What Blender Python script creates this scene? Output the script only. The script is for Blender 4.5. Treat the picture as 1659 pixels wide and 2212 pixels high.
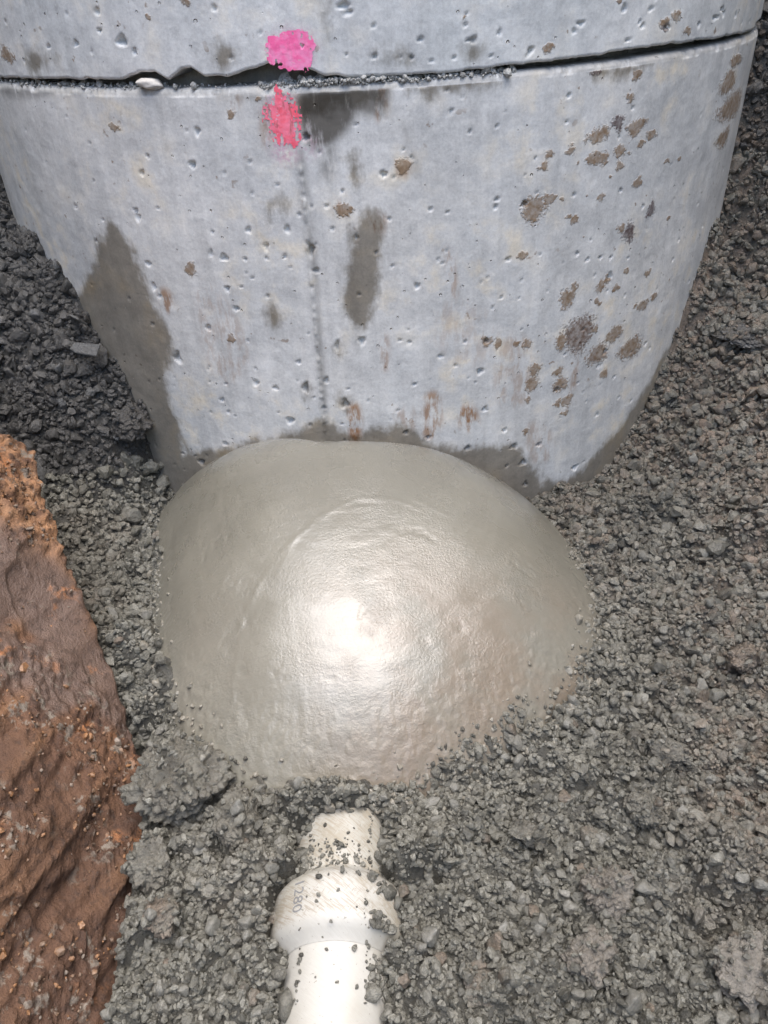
import bpy, bmesh, math
import numpy as np
from mathutils import Matrix, Vector, Euler

for o in list(bpy.data.objects):
    bpy.data.objects.remove(o, do_unlink=True)
scene = bpy.context.scene
COL = scene.collection
rng = np.random.default_rng(11)

# ------------------------------------------------------------------ camera
CZ = 0.7975                       # camera height above the trench floor
PITCH, ROLL, YAW = math.radians(35.98), math.radians(-3.16), math.radians(-0.266)
PW, PH, PF = 1659.0, 2212.0, 1650.0
D, R = 1.8086, 0.735              # manhole axis distance, outer radius
_c, _s = math.cos(YAW), math.sin(YAW)
_r0 = np.array([_c, -_s, 0.0]); _fh = np.array([_s, _c, 0.0]); _z = np.array([0, 0, 1.0])
FW = _fh * math.cos(PITCH) - _z * math.sin(PITCH)
_up0 = _fh * math.sin(PITCH) + _z * math.cos(PITCH)
RT = math.cos(ROLL) * _r0 + math.sin(ROLL) * _up0
UP = -math.sin(ROLL) * _r0 + math.cos(ROLL) * _up0
CAM = np.array([0, 0, CZ])
cam_d = bpy.data.cameras.new('camera')
cam = bpy.data.objects.new('camera', cam_d)
COL.objects.link(cam)
m = Matrix.Identity(4)
for i in range(3):
    m[i][0], m[i][1], m[i][2], m[i][3] = RT[i], UP[i], -FW[i], CAM[i]
cam.matrix_world = m
cam_d.sensor_fit = 'VERTICAL'
cam_d.sensor_height = 24.0
cam_d.lens = 24.0 * PF / PH
cam_d.clip_start = 0.02
cam_d.clip_end = 500
scene.camera = cam

# ------------------------------------------------------------------ sky, sun, exposure
SUN_EL, SUN_AZ = math.radians(82), math.radians(118)      # azimuth clockwise from +Y (behind the camera, to the right)
world = bpy.data.worlds.new('World')
scene.world = world
world.use_nodes = True
wn = world.node_tree.nodes
wl = world.node_tree.links
bg = wn['Background']
sky = wn.new('ShaderNodeTexSky')
sky.sky_type = 'NISHITA'
sky.sun_disc = False
sky.sun_elevation = SUN_EL
sky.sun_rotation = SUN_AZ
sky.air_density = 1.0
sky.dust_density = 2.0
sky.ozone_density = 0.3
wl.new(sky.outputs[0], bg.inputs[0])
bg.inputs[1].default_value = 0.15
sun_d = bpy.data.lights.new('sun', 'SUN')
sun_d.energy = 1.5
sun_d.angle = math.radians(66)
sun_d.color = (1.0, 0.96, 0.90)
sun = bpy.data.objects.new('sun', sun_d)
COL.objects.link(sun)
sd = Vector((math.sin(SUN_AZ) * math.cos(SUN_EL), math.cos(SUN_AZ) * math.cos(SUN_EL), math.sin(SUN_EL)))
sun.rotation_euler = sd.to_track_quat('Z', 'Y').to_euler()
scene.view_settings.view_transform = 'Standard'
scene.view_settings.look = 'None'
scene.view_settings.gamma = 1.0
scene.view_settings.exposure = 1.8
scene.view_settings.use_curve_mapping = False

# ------------------------------------------------------------------ maths helpers
def ray(px, py):
    d = FW * PF + RT * (px - PW / 2) - UP * (py - PH / 2)
    return d / np.linalg.norm(d)

def on_plane(px, py, z=0.0):
    d = ray(px, py)
    return CAM + d * ((z - CZ) / d[2])

def on_wall(px, py):
    """photo position -> (arc length s, height z) on the manhole's outer face"""
    d = ray(px, py)
    a = d[0] ** 2 + d[1] ** 2
    b = -2 * d[1] * D
    q = max(b * b - 4 * a * (D * D - R * R), 0.0)
    t = (-b - math.sqrt(q)) / (2 * a)
    P = CAM + t * d
    return math.atan2(P[0], D - P[1]) * R, P[2]

def _hash(ix, iy, iz, seed):
    h = (ix * 374761393 + iy * 668265263 + iz * 2147483647 + seed * 974634777) & 0xFFFFFFFF
    h = ((h ^ (h >> 13)) * 1274126177) & 0xFFFFFFFF
    h = (h ^ (h >> 16)) & 0xFFFFFFFF
    h = (h * 2246822519) & 0xFFFFFFFF
    return ((h ^ (h >> 15)) & 0xFFFFFF) / float(0xFFFFFF)

def vnoise(x, y, z=None, seed=0):
    x = np.asarray(x, float); y = np.asarray(y, float)
    z = np.zeros_like(x) if z is None else np.asarray(z, float)
    ix, iy, iz = np.floor(x).astype(np.int64), np.floor(y).astype(np.int64), np.floor(z).astype(np.int64)
    fx, fy, fz = x - ix, y - iy, z - iz
    fx, fy, fz = [f * f * f * (f * (f * 6 - 15) + 10) for f in (fx, fy, fz)]
    out = 0
    for dx in (0, 1):
        for dy in (0, 1):
            for dz in (0, 1):
                w = (fx if dx else 1 - fx) * (fy if dy else 1 - fy) * (fz if dz else 1 - fz)
                out = out + w * _hash(ix + dx, iy + dy, iz + dz, seed)
    return out * 2 - 1

def fbm(x, y, z=None, oct=4, seed=0, gain=0.5):
    a, s, n, t = 1.0, 1.0, 0.0, 0.0
    zz = None if z is None else np.asarray(z, float)
    for i in range(oct):
        n = n + a * vnoise(np.asarray(x) * s + i * 7.3, np.asarray(y) * s + i * 3.1, None if zz is None else zz * s, seed + i)
        t += a; a *= gain; s *= 2.03
    return n / t

def cells(x, y, seed=0):
    """2D cellular noise: distance to nearest and second nearest feature, and its id value"""
    ix, iy = np.floor(x).astype(np.int64), np.floor(y).astype(np.int64)
    f1 = np.full(x.shape, 9.0); f2 = np.full(x.shape, 9.0); idv = np.zeros(x.shape)
    z0 = np.zeros_like(ix)
    for dx in (-1, 0, 1):
        for dy in (-1, 0, 1):
            cx, cy = ix + dx, iy + dy
            px = cx + _hash(cx, cy, z0, seed + 1); py = cy + _hash(cx, cy, z0, seed + 2)
            d = np.hypot(px - x, py - y)
            near = d < f1
            f2 = np.where(near, f1, np.minimum(f2, d))
            idv = np.where(near, _hash(cx, cy, z0, seed + 3), idv)
            f1 = np.minimum(f1, d)
    return f1, f2, idv

def cells3(P, seed=0):
    I = np.floor(P).astype(np.int64); f1 = np.full(len(P), 9.0); idv = np.zeros(len(P))
    for dx in (-1, 0, 1):
        for dy in (-1, 0, 1):
            for dz in (-1, 0, 1):
                c = I + (dx, dy, dz)
                q = np.stack([c[:, k] + _hash(c[:, 0], c[:, 1], c[:, 2], seed + k + 1) for k in range(3)], -1)
                d = np.linalg.norm(q - P, axis=1); near = d < f1
                idv = np.where(near, _hash(c[:, 0], c[:, 1], c[:, 2], seed + 9), idv); f1 = np.minimum(f1, d)
    return f1, idv

def sdf_poly(x, y, poly):
    """signed distance to a polygon, negative inside"""
    P = np.asarray(poly, float)
    d = np.full(x.shape, 1e9); inside = np.zeros(x.shape, bool)
    for i in range(len(P)):
        ax, ay = P[i]; bx, by = P[(i + 1) % len(P)]
        ex, ey = bx - ax, by - ay
        t = np.clip(((x - ax) * ex + (y - ay) * ey) / (ex * ex + ey * ey + 1e-12), 0, 1)
        d = np.minimum(d, np.hypot(x - ax - t * ex, y - ay - t * ey))
        c = ((ay > y) != (by > y)) & (x < (bx - ax) * (y - ay) / (by - ay + 1e-15) + ax)
        inside ^= c
    return np.where(inside, -d, d)

def rounded(P, n=2):
    P = np.asarray(P, float)
    for _ in range(n):
        Q = np.roll(P, -1, 0); P = np.stack([0.75 * P + 0.25 * Q, 0.25 * P + 0.75 * Q], 1).reshape(-1, 2)
    return P

def dist_line(x, y, pts):
    d = np.full(np.shape(x), 1e9)
    for (ax, ay), (bx, by) in zip(pts[:-1], pts[1:]):
        ex, ey = bx - ax, by - ay
        t = np.clip(((x - ax) * ex + (y - ay) * ey) / (ex * ex + ey * ey + 1e-12), 0, 1)
        d = np.minimum(d, np.hypot(x - ax - t * ex, y - ay - t * ey))
    return d

class TPS:
    def __init__(self, pts, smooth=1e-4):
        P = np.asarray(pts, float); self.P = P[:, :2]; n = len(P)
        K = self._k(np.linalg.norm(self.P[:, None] - self.P[None], axis=2)) + smooth * np.eye(n)
        A = np.c_[np.ones(n), self.P]
        M = np.block([[K, A], [A.T, np.zeros((3, 3))]])
        self.w = np.linalg.solve(M, np.r_[P[:, 2], 0, 0, 0])
    @staticmethod
    def _k(r):
        return r * r * np.log(r + 1e-9)
    def __call__(self, x, y):
        out = self.w[-3] + self.w[-2] * x + self.w[-1] * y
        for (px, py), w in zip(self.P, self.w[:-3]):
            out = out + w * self._k(np.hypot(x - px, y - py))
        return out

def smooth(a, b, x):
    t = np.clip((x - a) / (b - a), 0, 1)
    return t * t * (3 - 2 * t)

# ------------------------------------------------------------------ mesh helpers
def make_mesh(name, verts, faces, mat=None, attrs=None, smooth_shade=True):
    verts = np.ascontiguousarray(verts, np.float32); faces = np.ascontiguousarray(faces, np.int32)
    me = bpy.data.meshes.new(name)
    k = faces.shape[1]
    me.vertices.add(len(verts)); me.vertices.foreach_set('co', verts.ravel())
    me.loops.add(faces.size); me.loops.foreach_set('vertex_index', faces.ravel())
    me.polygons.add(len(faces))
    me.polygons.foreach_set('loop_start', np.arange(0, faces.size, k, dtype=np.int32))
    me.polygons.foreach_set('use_smooth', np.full(len(faces), smooth_shade, bool))
    for n, v in (attrs or {}).items():
        a = me.attributes.new(n, 'FLOAT', 'POINT')
        a.data.foreach_set('value', np.ascontiguousarray(v, np.float32).ravel())
    me.update(calc_edges=True)
    if mat: me.materials.append(mat)
    return me

def add(name, me, parent=None, **tags):
    o = bpy.data.objects.new(name, me)
    COL.objects.link(o)
    if parent: o.parent = parent
    for k, v in tags.items(): o[k] = v
    return o

def grid_faces(nr, nc, wrap=False, keep=None):
    i, j = np.meshgrid(np.arange(nr - 1), np.arange(nc if wrap else nc - 1), indexing='ij')
    j2 = (j + 1) % nc
    f = np.stack([i * nc + j, i * nc + j2, (i + 1) * nc + j2, (i + 1) * nc + j], -1)
    if keep is not None: return f[keep].reshape(-1, 4)
    return f.reshape(-1, 4)

def compact(verts, faces, attrs):
    used = np.unique(faces)
    mp = np.full(len(verts), -1, np.int64); mp[used] = np.arange(len(used))
    return verts[used], mp[faces], {k: v[used] for k, v in attrs.items()}

# ------------------------------------------------------------------ material helper
class NT:
    def __init__(self, name):
        self.m = bpy.data.materials.new(name); self.m.use_nodes = True
        self.t = self.m.node_tree; self.N = self.t.nodes; self.L = self.t.links
        self.b = self.N['Principled BSDF']
        tc = self.N.new('ShaderNodeNewGeometry'); self.co = tc.outputs['Position']
    def _set(self, sock, v):
        if isinstance(v, bpy.types.NodeSocket): self.L.new(v, sock)
        elif isinstance(v, (tuple, list)) and len(v) == 3 and sock.type == 'RGBA': sock.default_value = (*v, 1)
        else: sock.default_value = v
    def noise(self, scale, detail=4, rough=0.55, co=None, dist=0.0):
        n = self.N.new('ShaderNodeTexNoise'); n.inputs['Scale'].default_value = scale
        n.inputs['Detail'].default_value = detail; n.inputs['Roughness'].default_value = rough
        n.inputs['Distortion'].default_value = dist
        self.L.new(co or self.co, n.inputs['Vector']); return n.outputs['Fac']
    def vor(self, scale, feature='F1', co=None, rand=1.0, out='Distance'):
        n = self.N.new('ShaderNodeTexVoronoi'); n.feature = feature
        n.inputs['Scale'].default_value = scale; n.inputs['Randomness'].default_value = rand
        self.L.new(co or self.co, n.inputs['Vector']); return n.outputs[out]
    def turned(self, rot, scale):
        a = self.N.new('ShaderNodeMapping'); a.inputs['Rotation'].default_value = rot; self.L.new(self.co, a.inputs['Vector'])
        b = self.N.new('ShaderNodeMapping'); b.inputs['Scale'].default_value = scale; self.L.new(a.outputs[0], b.inputs['Vector']); return b.outputs[0]
    def mapping(self, scale=(1, 1, 1), rot=(0, 0, 0)):
        n = self.N.new('ShaderNodeMapping'); n.inputs['Scale'].default_value = scale; n.inputs['Rotation'].default_value = rot
        self.L.new(self.co, n.inputs['Vector']); return n.outputs[0]
    kind = 'GEOMETRY'
    def attr(self, name):
        n = self.N.new('ShaderNodeAttribute'); n.attribute_type = self.kind; n.attribute_name = name; return n.outputs['Fac']
    def math(self, op, a, b=0.0, c=0.0):
        n = self.N.new('ShaderNodeMath'); n.operation = op
        self._set(n.inputs[0], a); self._set(n.inputs[1], b); self._set(n.inputs[2], c); return n.outputs[0]
    def rng(self, x, a, b, c=0.0, d=1.0, sm=True):
        n = self.N.new('ShaderNodeMapRange'); n.interpolation_type = 'SMOOTHSTEP' if sm else 'LINEAR'
        self._set(n.inputs['Value'], x)
        for k, v in zip(('From Min', 'From Max', 'To Min', 'To Max'), (a, b, c, d)): self._set(n.inputs[k], v)
        return n.outputs[0]
    def mix(self, f, a, b, mode='MIX'):
        n = self.N.new('ShaderNodeMix'); n.data_type = 'RGBA'; n.blend_type = mode
        self._set(n.inputs[0], f); self._set(n.inputs[6], a); self._set(n.inputs[7], b); return n.outputs[2]
    def bump(self, h, dist, strength=1.0, prev=None):
        n = self.N.new('ShaderNodeBump'); n.inputs['Distance'].default_value = dist
        self._set(n.inputs['Strength'], strength); self.L.new(h, n.inputs['Height'])
        if prev: self.L.new(prev, n.inputs['Normal'])
        return n.outputs[0]
    def out(self, color, rough, normal=None, **kw):
        self._set(self.b.inputs['Base Color'], color); self._set(self.b.inputs['Roughness'], rough)
        if normal: self.L.new(normal, self.b.inputs['Normal'])
        for k, v in kw.items(): self._set(self.b.inputs[k], v)
        return self.m

def edge_mask(n, field, amount, scale, lo=0.45, hi=0.55, detail=5):
    w = n.math('MULTIPLY', n.math('SUBTRACT', n.noise(scale, detail), 0.5), amount)
    return n.rng(n.math('ADD', field, w), lo, hi)

def concrete_material(name, c1, c2, c3):
    n = NT(name)
    big = n.noise(3.2, 5); mid = n.noise(22, 5, 0.6); fine = n.noise(260, 3, 0.6); speck = n.noise(900, 2)
    streak = n.noise(1.0, 4, 0.6, n.mapping((55, 55, 3.0)))
    col = n.mix(n.rng(big, 0.36, 0.64), c1, c2)
    col = n.mix(n.math('MULTIPLY', n.rng(mid, 0.45, 0.7), n.rng(n.noise(5.5, 3), 0.4, 0.65)), col, c3)
    v = n.math('ADD', n.rng(mid, 0.25, 0.75, 0.86, 1.1), n.rng(fine, 0.3, 0.7, -0.07, 0.07))
    v = n.math('ADD', v, n.rng(streak, 0.3, 0.7, -0.07, 0.06))
    v = n.math('ADD', v, n.rng(n.noise(7.5, 6, 0.68), 0.3, 0.7, -0.08, 0.07))
    v = n.math('ADD', v, n.rng(speck, 0.3, 0.7, -0.05, 0.05))
    cv = n.N.new('ShaderNodeCombineColor')
    for i in range(3): n.L.new(v, cv.inputs[i])
    col = n.mix(1.0, col, cv.outputs[0], 'MULTIPLY')
    # small brown flecks
    fl = n.math('MULTIPLY', n.rng(n.noise(75, 3, 0.5), 0.66, 0.72), n.rng(n.noise(9, 3), 0.5, 0.62))
    col = n.mix(n.math('MULTIPLY', fl, 0.7), col, (0.20, 0.12, 0.06))
    # spray haze around the paint marks
    hz = n.math('MULTIPLY', n.attr('haze'), n.rng(n.noise(160, 4, 0.6), 0.35, 0.65))
    col = n.mix(hz, col, (0.55, 0.30, 0.40))
    rust = n.math('MULTIPLY', n.attr('rust'), n.rng(n.noise(1.0, 5, 0.65, n.mapping((90, 90, 28))), 0.42, 0.62))
    col = n.mix(rust, col, n.mix(n.noise(60, 3), (0.24, 0.10, 0.035), (0.36, 0.22, 0.11)))
    grime = n.math('MULTIPLY', n.attr('grime'), n.rng(n.noise(1.0, 5, 0.65, n.mapping((70, 70, 18))), 0.25, 0.5))
    col = n.mix(grime, col, (0.105, 0.095, 0.08))
    wet = edge_mask(n, n.math('ADD', n.attr('wet'), n.math('MULTIPLY', n.math('SUBTRACT', n.noise(1.0, 5, 0.65, n.mapping((34, 34, 12))), 0.5), 0.9)), 0.42, 80, 0.31, 0.69)
    damp = n.mix(1.0, col, (0.41, 0.375, 0.325), 'MULTIPLY')
    col = n.mix(wet, col, damp)
    mud = edge_mask(n, n.attr('mud'), 0.9, 240, 0.36, 0.64, 4)
    mudc = n.mix(n.attr('mudtone'), n.mix(n.noise(120, 3), (0.19, 0.12, 0.065), (0.30, 0.21, 0.13)), (0.10, 0.065, 0.06))
    col = n.mix(n.math('MULTIPLY', mud, n.rng(n.noise(140, 4, 0.6), 0.3, 0.7, 0.6, 1.0)), col, mudc)
    rough = n.math('SUBTRACT', 0.82, n.math('MULTIPLY', wet, 0.38))
    # pores
    pc = n.vor(95, out='Color'); sp = n.N.new('ShaderNodeSeparateColor'); n.L.new(pc, sp.inputs[0])
    p1 = n.vor(95); pr = n.math('MULTIPLY', n.rng(sp.outputs[0], 0.72, 1.0, 0.0, 0.26, False), n.rng(n.noise(7, 2), 0.35, 0.6, 0.35, 1.0))
    pore = n.math('MULTIPLY', n.rng(p1, n.math('MULTIPLY', pr, 0.6), n.math('ADD', pr, 0.012), 1.0, 0.0), n.rng(sp.outputs[0], 0.72, 0.76))
    b1 = n.bump(n.noise(120, 5, 0.65), 0.0010, 0.5)
    b2 = n.bump(n.math('SUBTRACT', 1.0, pore), 0.006, 1.0, b1)
    b3 = n.bump(mud, 0.0012, 0.7, b2)
    return n.out(col, rough, b3)

M_LOWER = concrete_material('weathered_concrete', (0.57, 0.575, 0.565), (0.665, 0.655, 0.625), (0.67, 0.605, 0.49))
M_UPPER = concrete_material('pale_concrete', (0.58, 0.595, 0.585), (0.66, 0.66, 0.64), (0.66, 0.62, 0.54))

def paint_material(name, a, b, dirt):
    n = NT(name)
    c = n.mix(n.rng(n.noise(70, 4), 0.35, 0.65), a, b)
    c = n.mix(n.math('MULTIPLY', n.rng(n.noise(1.0, 4, 0.6, n.mapping((140, 140, 45))), 0.52, 0.64), dirt), c, (0.30, 0.10, 0.08))
    c = n.mix(n.rng(n.noise(240, 3), 0.62, 0.72), c, (0.85, 0.45, 0.55))
    return n.out(c, 0.6, n.bump(n.noise(190, 4, 0.6), 0.0010, 0.6))
M_PINK_U = paint_material('fluorescent_pink_paint', (1.0, 0.15, 0.38), (1.0, 0.32, 0.56), 0.12)
M_PINK_L = paint_material('worn_pink_paint', (1.0, 0.13, 0.19), (1.0, 0.24, 0.34), 0.6)

def mortar_material():
    n = NT('wet_mortar')
    rm = n.attr('rough_margin')
    c = n.mix(n.rng(n.noise(6, 4), 0.35, 0.65), (0.172, 0.162, 0.132), (0.20, 0.188, 0.153))
    c = n.mix(n.math('MULTIPLY', n.attr('brown'), n.rng(n.noise(12, 4), 0.3, 0.6)), c, (0.178, 0.146, 0.11))
    c = n.mix(n.math('MULTIPLY', n.rng(n.noise(170, 4, 0.6), 0.5, 0.72), 0.35), c, (0.16, 0.155, 0.125))
    rough = n.math('ADD', n.rng(n.noise(18, 4), 0.3, 0.7, 0.23, 0.33), n.math('MULTIPLY', rm, 0.16))
    drag = n.noise(1.0, 3, 0.6, n.mapping((26, 210, 60)))
    b = n.bump(drag, 0.0008, 0.3)
    b = n.bump(n.noise(95, 4, 0.6), 0.0018, n.math('ADD', 0.12, n.math('MULTIPLY', rm, 0.7)), b)
    b = n.bump(n.noise(320, 4, 0.65), 0.0012, n.rng(n.noise(16, 3), 0.4, 0.65, 0.3, 0.9), b)
    return n.out(c, rough, b, **{'Coat Weight': n.rng(rm, 0.0, 1.0, 0.85, 0.08), 'Coat Roughness': n.rng(n.noise(30, 4), 0.3, 0.7, 0.16, 0.24), 'Coat IOR': 1.5, 'Coat Normal': b})
M_MORTAR = mortar_material()

def soil_material(name, dark, mid, light, brown, rough=(0.22, 0.55), bumpd=0.0042, kind='GEOMETRY'):
    n = NT(name); n.kind = kind
    tone = n.attr('tone')
    c = n.mix(n.rng(tone, 0.0, 0.6), dark, mid)
    c = n.mix(n.rng(tone, 0.55, 1.0), c, light)
    c = n.mix(n.math('MULTIPLY', n.attr('brown'), n.rng(n.noise(40, 3), 0.3, 0.62)), c, brown)
    c = n.mix(n.attr('bank'), c, n.mix(tone, (0.04, 0.038, 0.034), (0.11, 0.105, 0.098)))
    c = n.mix(n.math('MULTIPLY', n.rng(n.noise(230, 4, 0.7), 0.42, 0.7), 0.6), c, dark)
    b = n.bump(n.noise(170, 5, 0.7), bumpd, 0.9)
    b = n.bump(n.noise(620, 3, 0.65), bumpd * 0.4, 0.8, b)
    return n.out(c, n.rng(n.noise(60, 3), 0.3, 0.7, rough[0], rough[1]), b)
M_GRAVEL = soil_material('wet_grey_gravel', (0.058, 0.055, 0.045), (0.165, 0.158, 0.131), (0.235, 0.226, 0.192), (0.215, 0.16, 0.118))
M_STONE = soil_material('grey_stone', (0.11, 0.106, 0.088), (0.165, 0.16, 0.138), (0.225, 0.22, 0.195), (0.20, 0.155, 0.12), bumpd=0.0026)
M_CRUMB = soil_material('wet_grey_crumb', (0.070, 0.067, 0.055), (0.165, 0.158, 0.131), (0.235, 0.226, 0.192), (0.215, 0.16, 0.118), bumpd=0.003, kind='INSTANCER')
M_SOILCRUMB = soil_material('dark_soil_crumb', (0.045, 0.042, 0.038), (0.09, 0.086, 0.079), (0.16, 0.16, 0.155), (0.11, 0.08, 0.055), bumpd=0.003, kind='INSTANCER')
M_DEBRIS = soil_material('joint_grit', (0.18, 0.18, 0.165), (0.30, 0.30, 0.28), (0.42, 0.42, 0.40), (0.25, 0.18, 0.12), bumpd=0.0015)
M_CLAYCRUMB = soil_material('clay_crumb', (0.07, 0.045, 0.03), (0.15, 0.095, 0.06), (0.24, 0.20, 0.16), (0.27, 0.135, 0.06), bumpd=0.0015)
M_BANK = soil_material('dark_damp_soil', (0.045, 0.042, 0.038), (0.085, 0.081, 0.074), (0.15, 0.15, 0.145), (0.11, 0.08, 0.055))
M_BROWNCLOD = soil_material('brown_clod', (0.085, 0.076, 0.062), (0.195, 0.178, 0.15), (0.25, 0.23, 0.20), (0.20, 0.14, 0.095))

def clay_material():
    n = NT('red_brown_clay')
    u = n.attr('smear'); cr = n.attr('crumb'); up = n.attr('upper'); gr = n.attr('groove')
    c = n.mix(n.rng(n.noise(9, 5, 0.6), 0.35, 0.65), (0.075, 0.036, 0.021), (0.15, 0.074, 0.038))
    c = n.mix(n.rng(gr, 0.45, 0.9), c, (0.24, 0.12, 0.055))
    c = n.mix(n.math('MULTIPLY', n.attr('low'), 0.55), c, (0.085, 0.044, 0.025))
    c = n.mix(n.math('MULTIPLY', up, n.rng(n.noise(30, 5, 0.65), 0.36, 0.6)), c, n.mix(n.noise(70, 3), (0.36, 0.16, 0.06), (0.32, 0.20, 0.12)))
    c = n.mix(n.math('MULTIPLY', u, 0.9), c, n.mix(n.noise(14, 5), (0.085, 0.053, 0.040), (0.15, 0.10, 0.075)))
    gcr = n.math('MULTIPLY', cr, n.rng(n.noise(60, 4, 0.6), 0.55, 0.64))
    c = n.mix(gcr, c, (0.20, 0.165, 0.13))
    c = n.mix(n.math('MULTIPLY', n.rng(n.noise(13, 4), 0.58, 0.68), n.rng(n.noise(120, 3), 0.42, 0.58)), c, (0.33, 0.14, 0.055))
    c = n.mix(n.math('MULTIPLY', n.rng(n.noise(85, 4), 0.5, 0.68), 0.6), c, (0.04, 0.022, 0.015))
    b = n.bump(n.noise(60, 6, 0.7), 0.004, n.rng(u, 0, 1, 0.9, 0.35))
    b = n.bump(n.noise(320, 4, 0.65), 0.003, 0.9, b)
    return n.out(c, n.rng(u, 0, 1, 0.8, 0.45), b)
M_CLAY = clay_material()

def pipe_material():
    n = NT('dirty_white_plastic')
    c = n.mix(n.rng(n.noise(14, 4), 0.4, 0.7), (0.40, 0.388, 0.35), (0.335, 0.318, 0.27))
    sw = n.noise(1.0, 3, 0.55, n.turned((0, 0, 0.7), (60, 620, 60)), 1.0)
    sw2 = n.noise(1.0, 3, 0.55, n.turned((0, 0, -0.9), (60, 560, 60)), 1.0)
    f = n.attr('smear')
    k = n.math('MULTIPLY', f, n.math('MAXIMUM', n.rng(sw, 0.50, 0.60), n.rng(sw2, 0.58, 0.68)))
    c = n.mix(n.math('MULTIPLY', k, 0.6), c, n.mix(n.noise(25, 3), (0.22, 0.21, 0.17), (0.26, 0.19, 0.125)))
    c = n.mix(n.math('MULTIPLY', n.math('MULTIPLY', f, n.rng(n.noise(32, 5, 0.65), 0.48, 0.66)), 0.6), c, (0.26, 0.225, 0.165))
    c = n.mix(n.math('MULTIPLY', n.rng(n.noise(210, 3), 0.66, 0.7), 0.8), c, (0.20, 0.19, 0.16))
    return n.out(c, n.rng(n.noise(20), 0.3, 0.7, 0.38, 0.6), n.bump(n.noise(1.0, 4, 0.6, n.turned((0, 0, 0.7), (60, 400, 60))), 0.001, 0.35))
M_PIPE = pipe_material()

def flat_material(name, c, r=0.6):
    n = NT(name)
    col = n.mix(n.rng(n.noise(120, 3), 0.35, 0.65), c, tuple(x * 0.8 for x in c))
    return n.out(col, r)
M_INK = flat_material('faded_print', (0.20, 0.20, 0.20))
M_PALE = flat_material('pale_stone', (0.55, 0.52, 0.47), 0.7)
M_TAN = flat_material('tan_stone', (0.40, 0.33, 0.26), 0.7)
M_WHITE = flat_material('white_chip', (0.8, 0.8, 0.78), 0.6)

# ------------------------------------------------------------------ manhole rings
ZJ = 0.674                      # top of the lower ring
def wall_poly(pts): return [on_wall(*p) for p in pts]

FINE = np.radians(np.arange(-66.5, 66.51, 0.185))
COARSE = np.radians(np.linspace(66.5, 293.5, 96)[1:-1])
THETA = np.r_[FINE, COARSE]
NF = len(FINE)

def ring_xyz(r, th, z):
    return np.stack([r * np.sin(th), D - r * np.cos(th), z], -1)

PIT = 0.8
# air holes in the faces: (s, z, half width, half height, depth)
def px_pit(px, py, rx, ry):
    s, z = on_wall(px, py); s2, _ = on_wall(px + rx, py); _, z2 = on_wall(px, py - ry)
    a, b = max(abs(s2 - s), 0.0016) * PIT, max(abs(z2 - z), 0.0016) * PIT
    return (s, z, a, b, min(a, b) * 2.1)
pits_lower = [px_pit(*q) for q in [
    (660,838,8,14),(746,872,9,12),(729,748,6,16),(672,540,8,18),(384,772,8,16),(484,557,10,9),(320,570,6,6),(293,456,6,6),(297,470,6,10),
    (627,908,10,9),(1051,737,7,7),(1037,802,8,8),(952,770,9,4),(895,830,6,4),(885,740,5,4),(553,827,6,8),(595,838,7,5),(480,864,5,5),
    (1010,968,8,6),(1130,1000,8,7),(1110,965,9,6),(900,1000,0.1,0.1),(1242,1010,7,6),(1203,842,7,6),(450,708,6,8),(575,533,5,10),(620,495,6,10),
    (537,497,6,7),(578,640,4,4),(456,548,4,10),(683,585,8,6),(1090,930,5,6),(1165,960,6,5),(435,998,8,7),(1005,738,4,4),(812,545,4,4),(700,880,5,5),
    (925,945,6,5),(1308,760,5,6),(705,822,6,8),(776,636,5,4),(930,452,5,5),(965,458,5,4),(1247,548,4,6),(975,240,4,8),(1230,206,4,7),
    (1270,560,5,4),(966,193,6,3),(1000,208,4,3),(530,560,4,4),(345,640,4,4),(330,700,4,4),(545,600,4,3),(520,620,4,3),(600,400,3,3),(540,350,4,4)]]
for k in range(230):
    s = rng.normal(rng.choice([-0.38, -0.1, 0.05, 0.35, 0.6]), 0.14); z = rng.uniform(0.0, 0.65)
    r = min(0.0012 + rng.exponential(0.0008), 0.0042)
    e = rng.uniform(0.7, 1.6)
    pits_lower.append((s, z, r, r * e, r * 2.1))
pits_upper = [px_pit(*q) for q in [
    (262,88,13,14),(1020,86,13,7),(1255,50,9,6),(890,124,6,6),(932,132,7,4),(982,124,5,4),(865,122,0.1,.1),(1061,121,5,4),(1355,86,8,4),(1388,55,5,6),
    (1405,20,7,4),(1440,58,8,6),(1545,38,8,4),(742,12,14,9),(752,26,13,7),(810,122,7,7),(1008,30,4,4),(1079,70,4,8),(500,125,6,4),(1560,20,5,5),(104,100,5,5)]]
for k in range(80):
    s = rng.uniform(-0.72, 0.75); z = rng.uniform(0.69, 0.86)
    r = min(0.0015 + rng.exponential(0.0006), 0.0034)
    pits_upper.append((s, z, r, r * rng.uniform(0.7, 1.5), r * 2.1))

def pit_disp(s, z, pits):
    """s, z: flat arrays; only points near each pit are touched"""
    d = np.zeros(s.shape)
    order = np.argsort(s); ss = s[order]
    for (ps, pz, a, b, dep) in pits:
        lo, hi = np.searchsorted(ss, (ps - a * 1.3, ps + a * 1.3))
        idx = order[lo:hi]
        idx = idx[np.abs(z[idx] - pz) < b * 1.3]
        if len(idx) == 0: continue
        ds, dz = (s[idx] - ps) / a, (z[idx] - pz) / b
        rr = np.hypot(ds, dz) * (1 + 0.22 * np.sin(np.arctan2(dz, ds) * 3 + ps * 900))
        d[idx] = np.minimum(d[idx], -dep * np.sqrt(np.clip(1 - rr * rr, 0, 1)))
    return d

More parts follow.
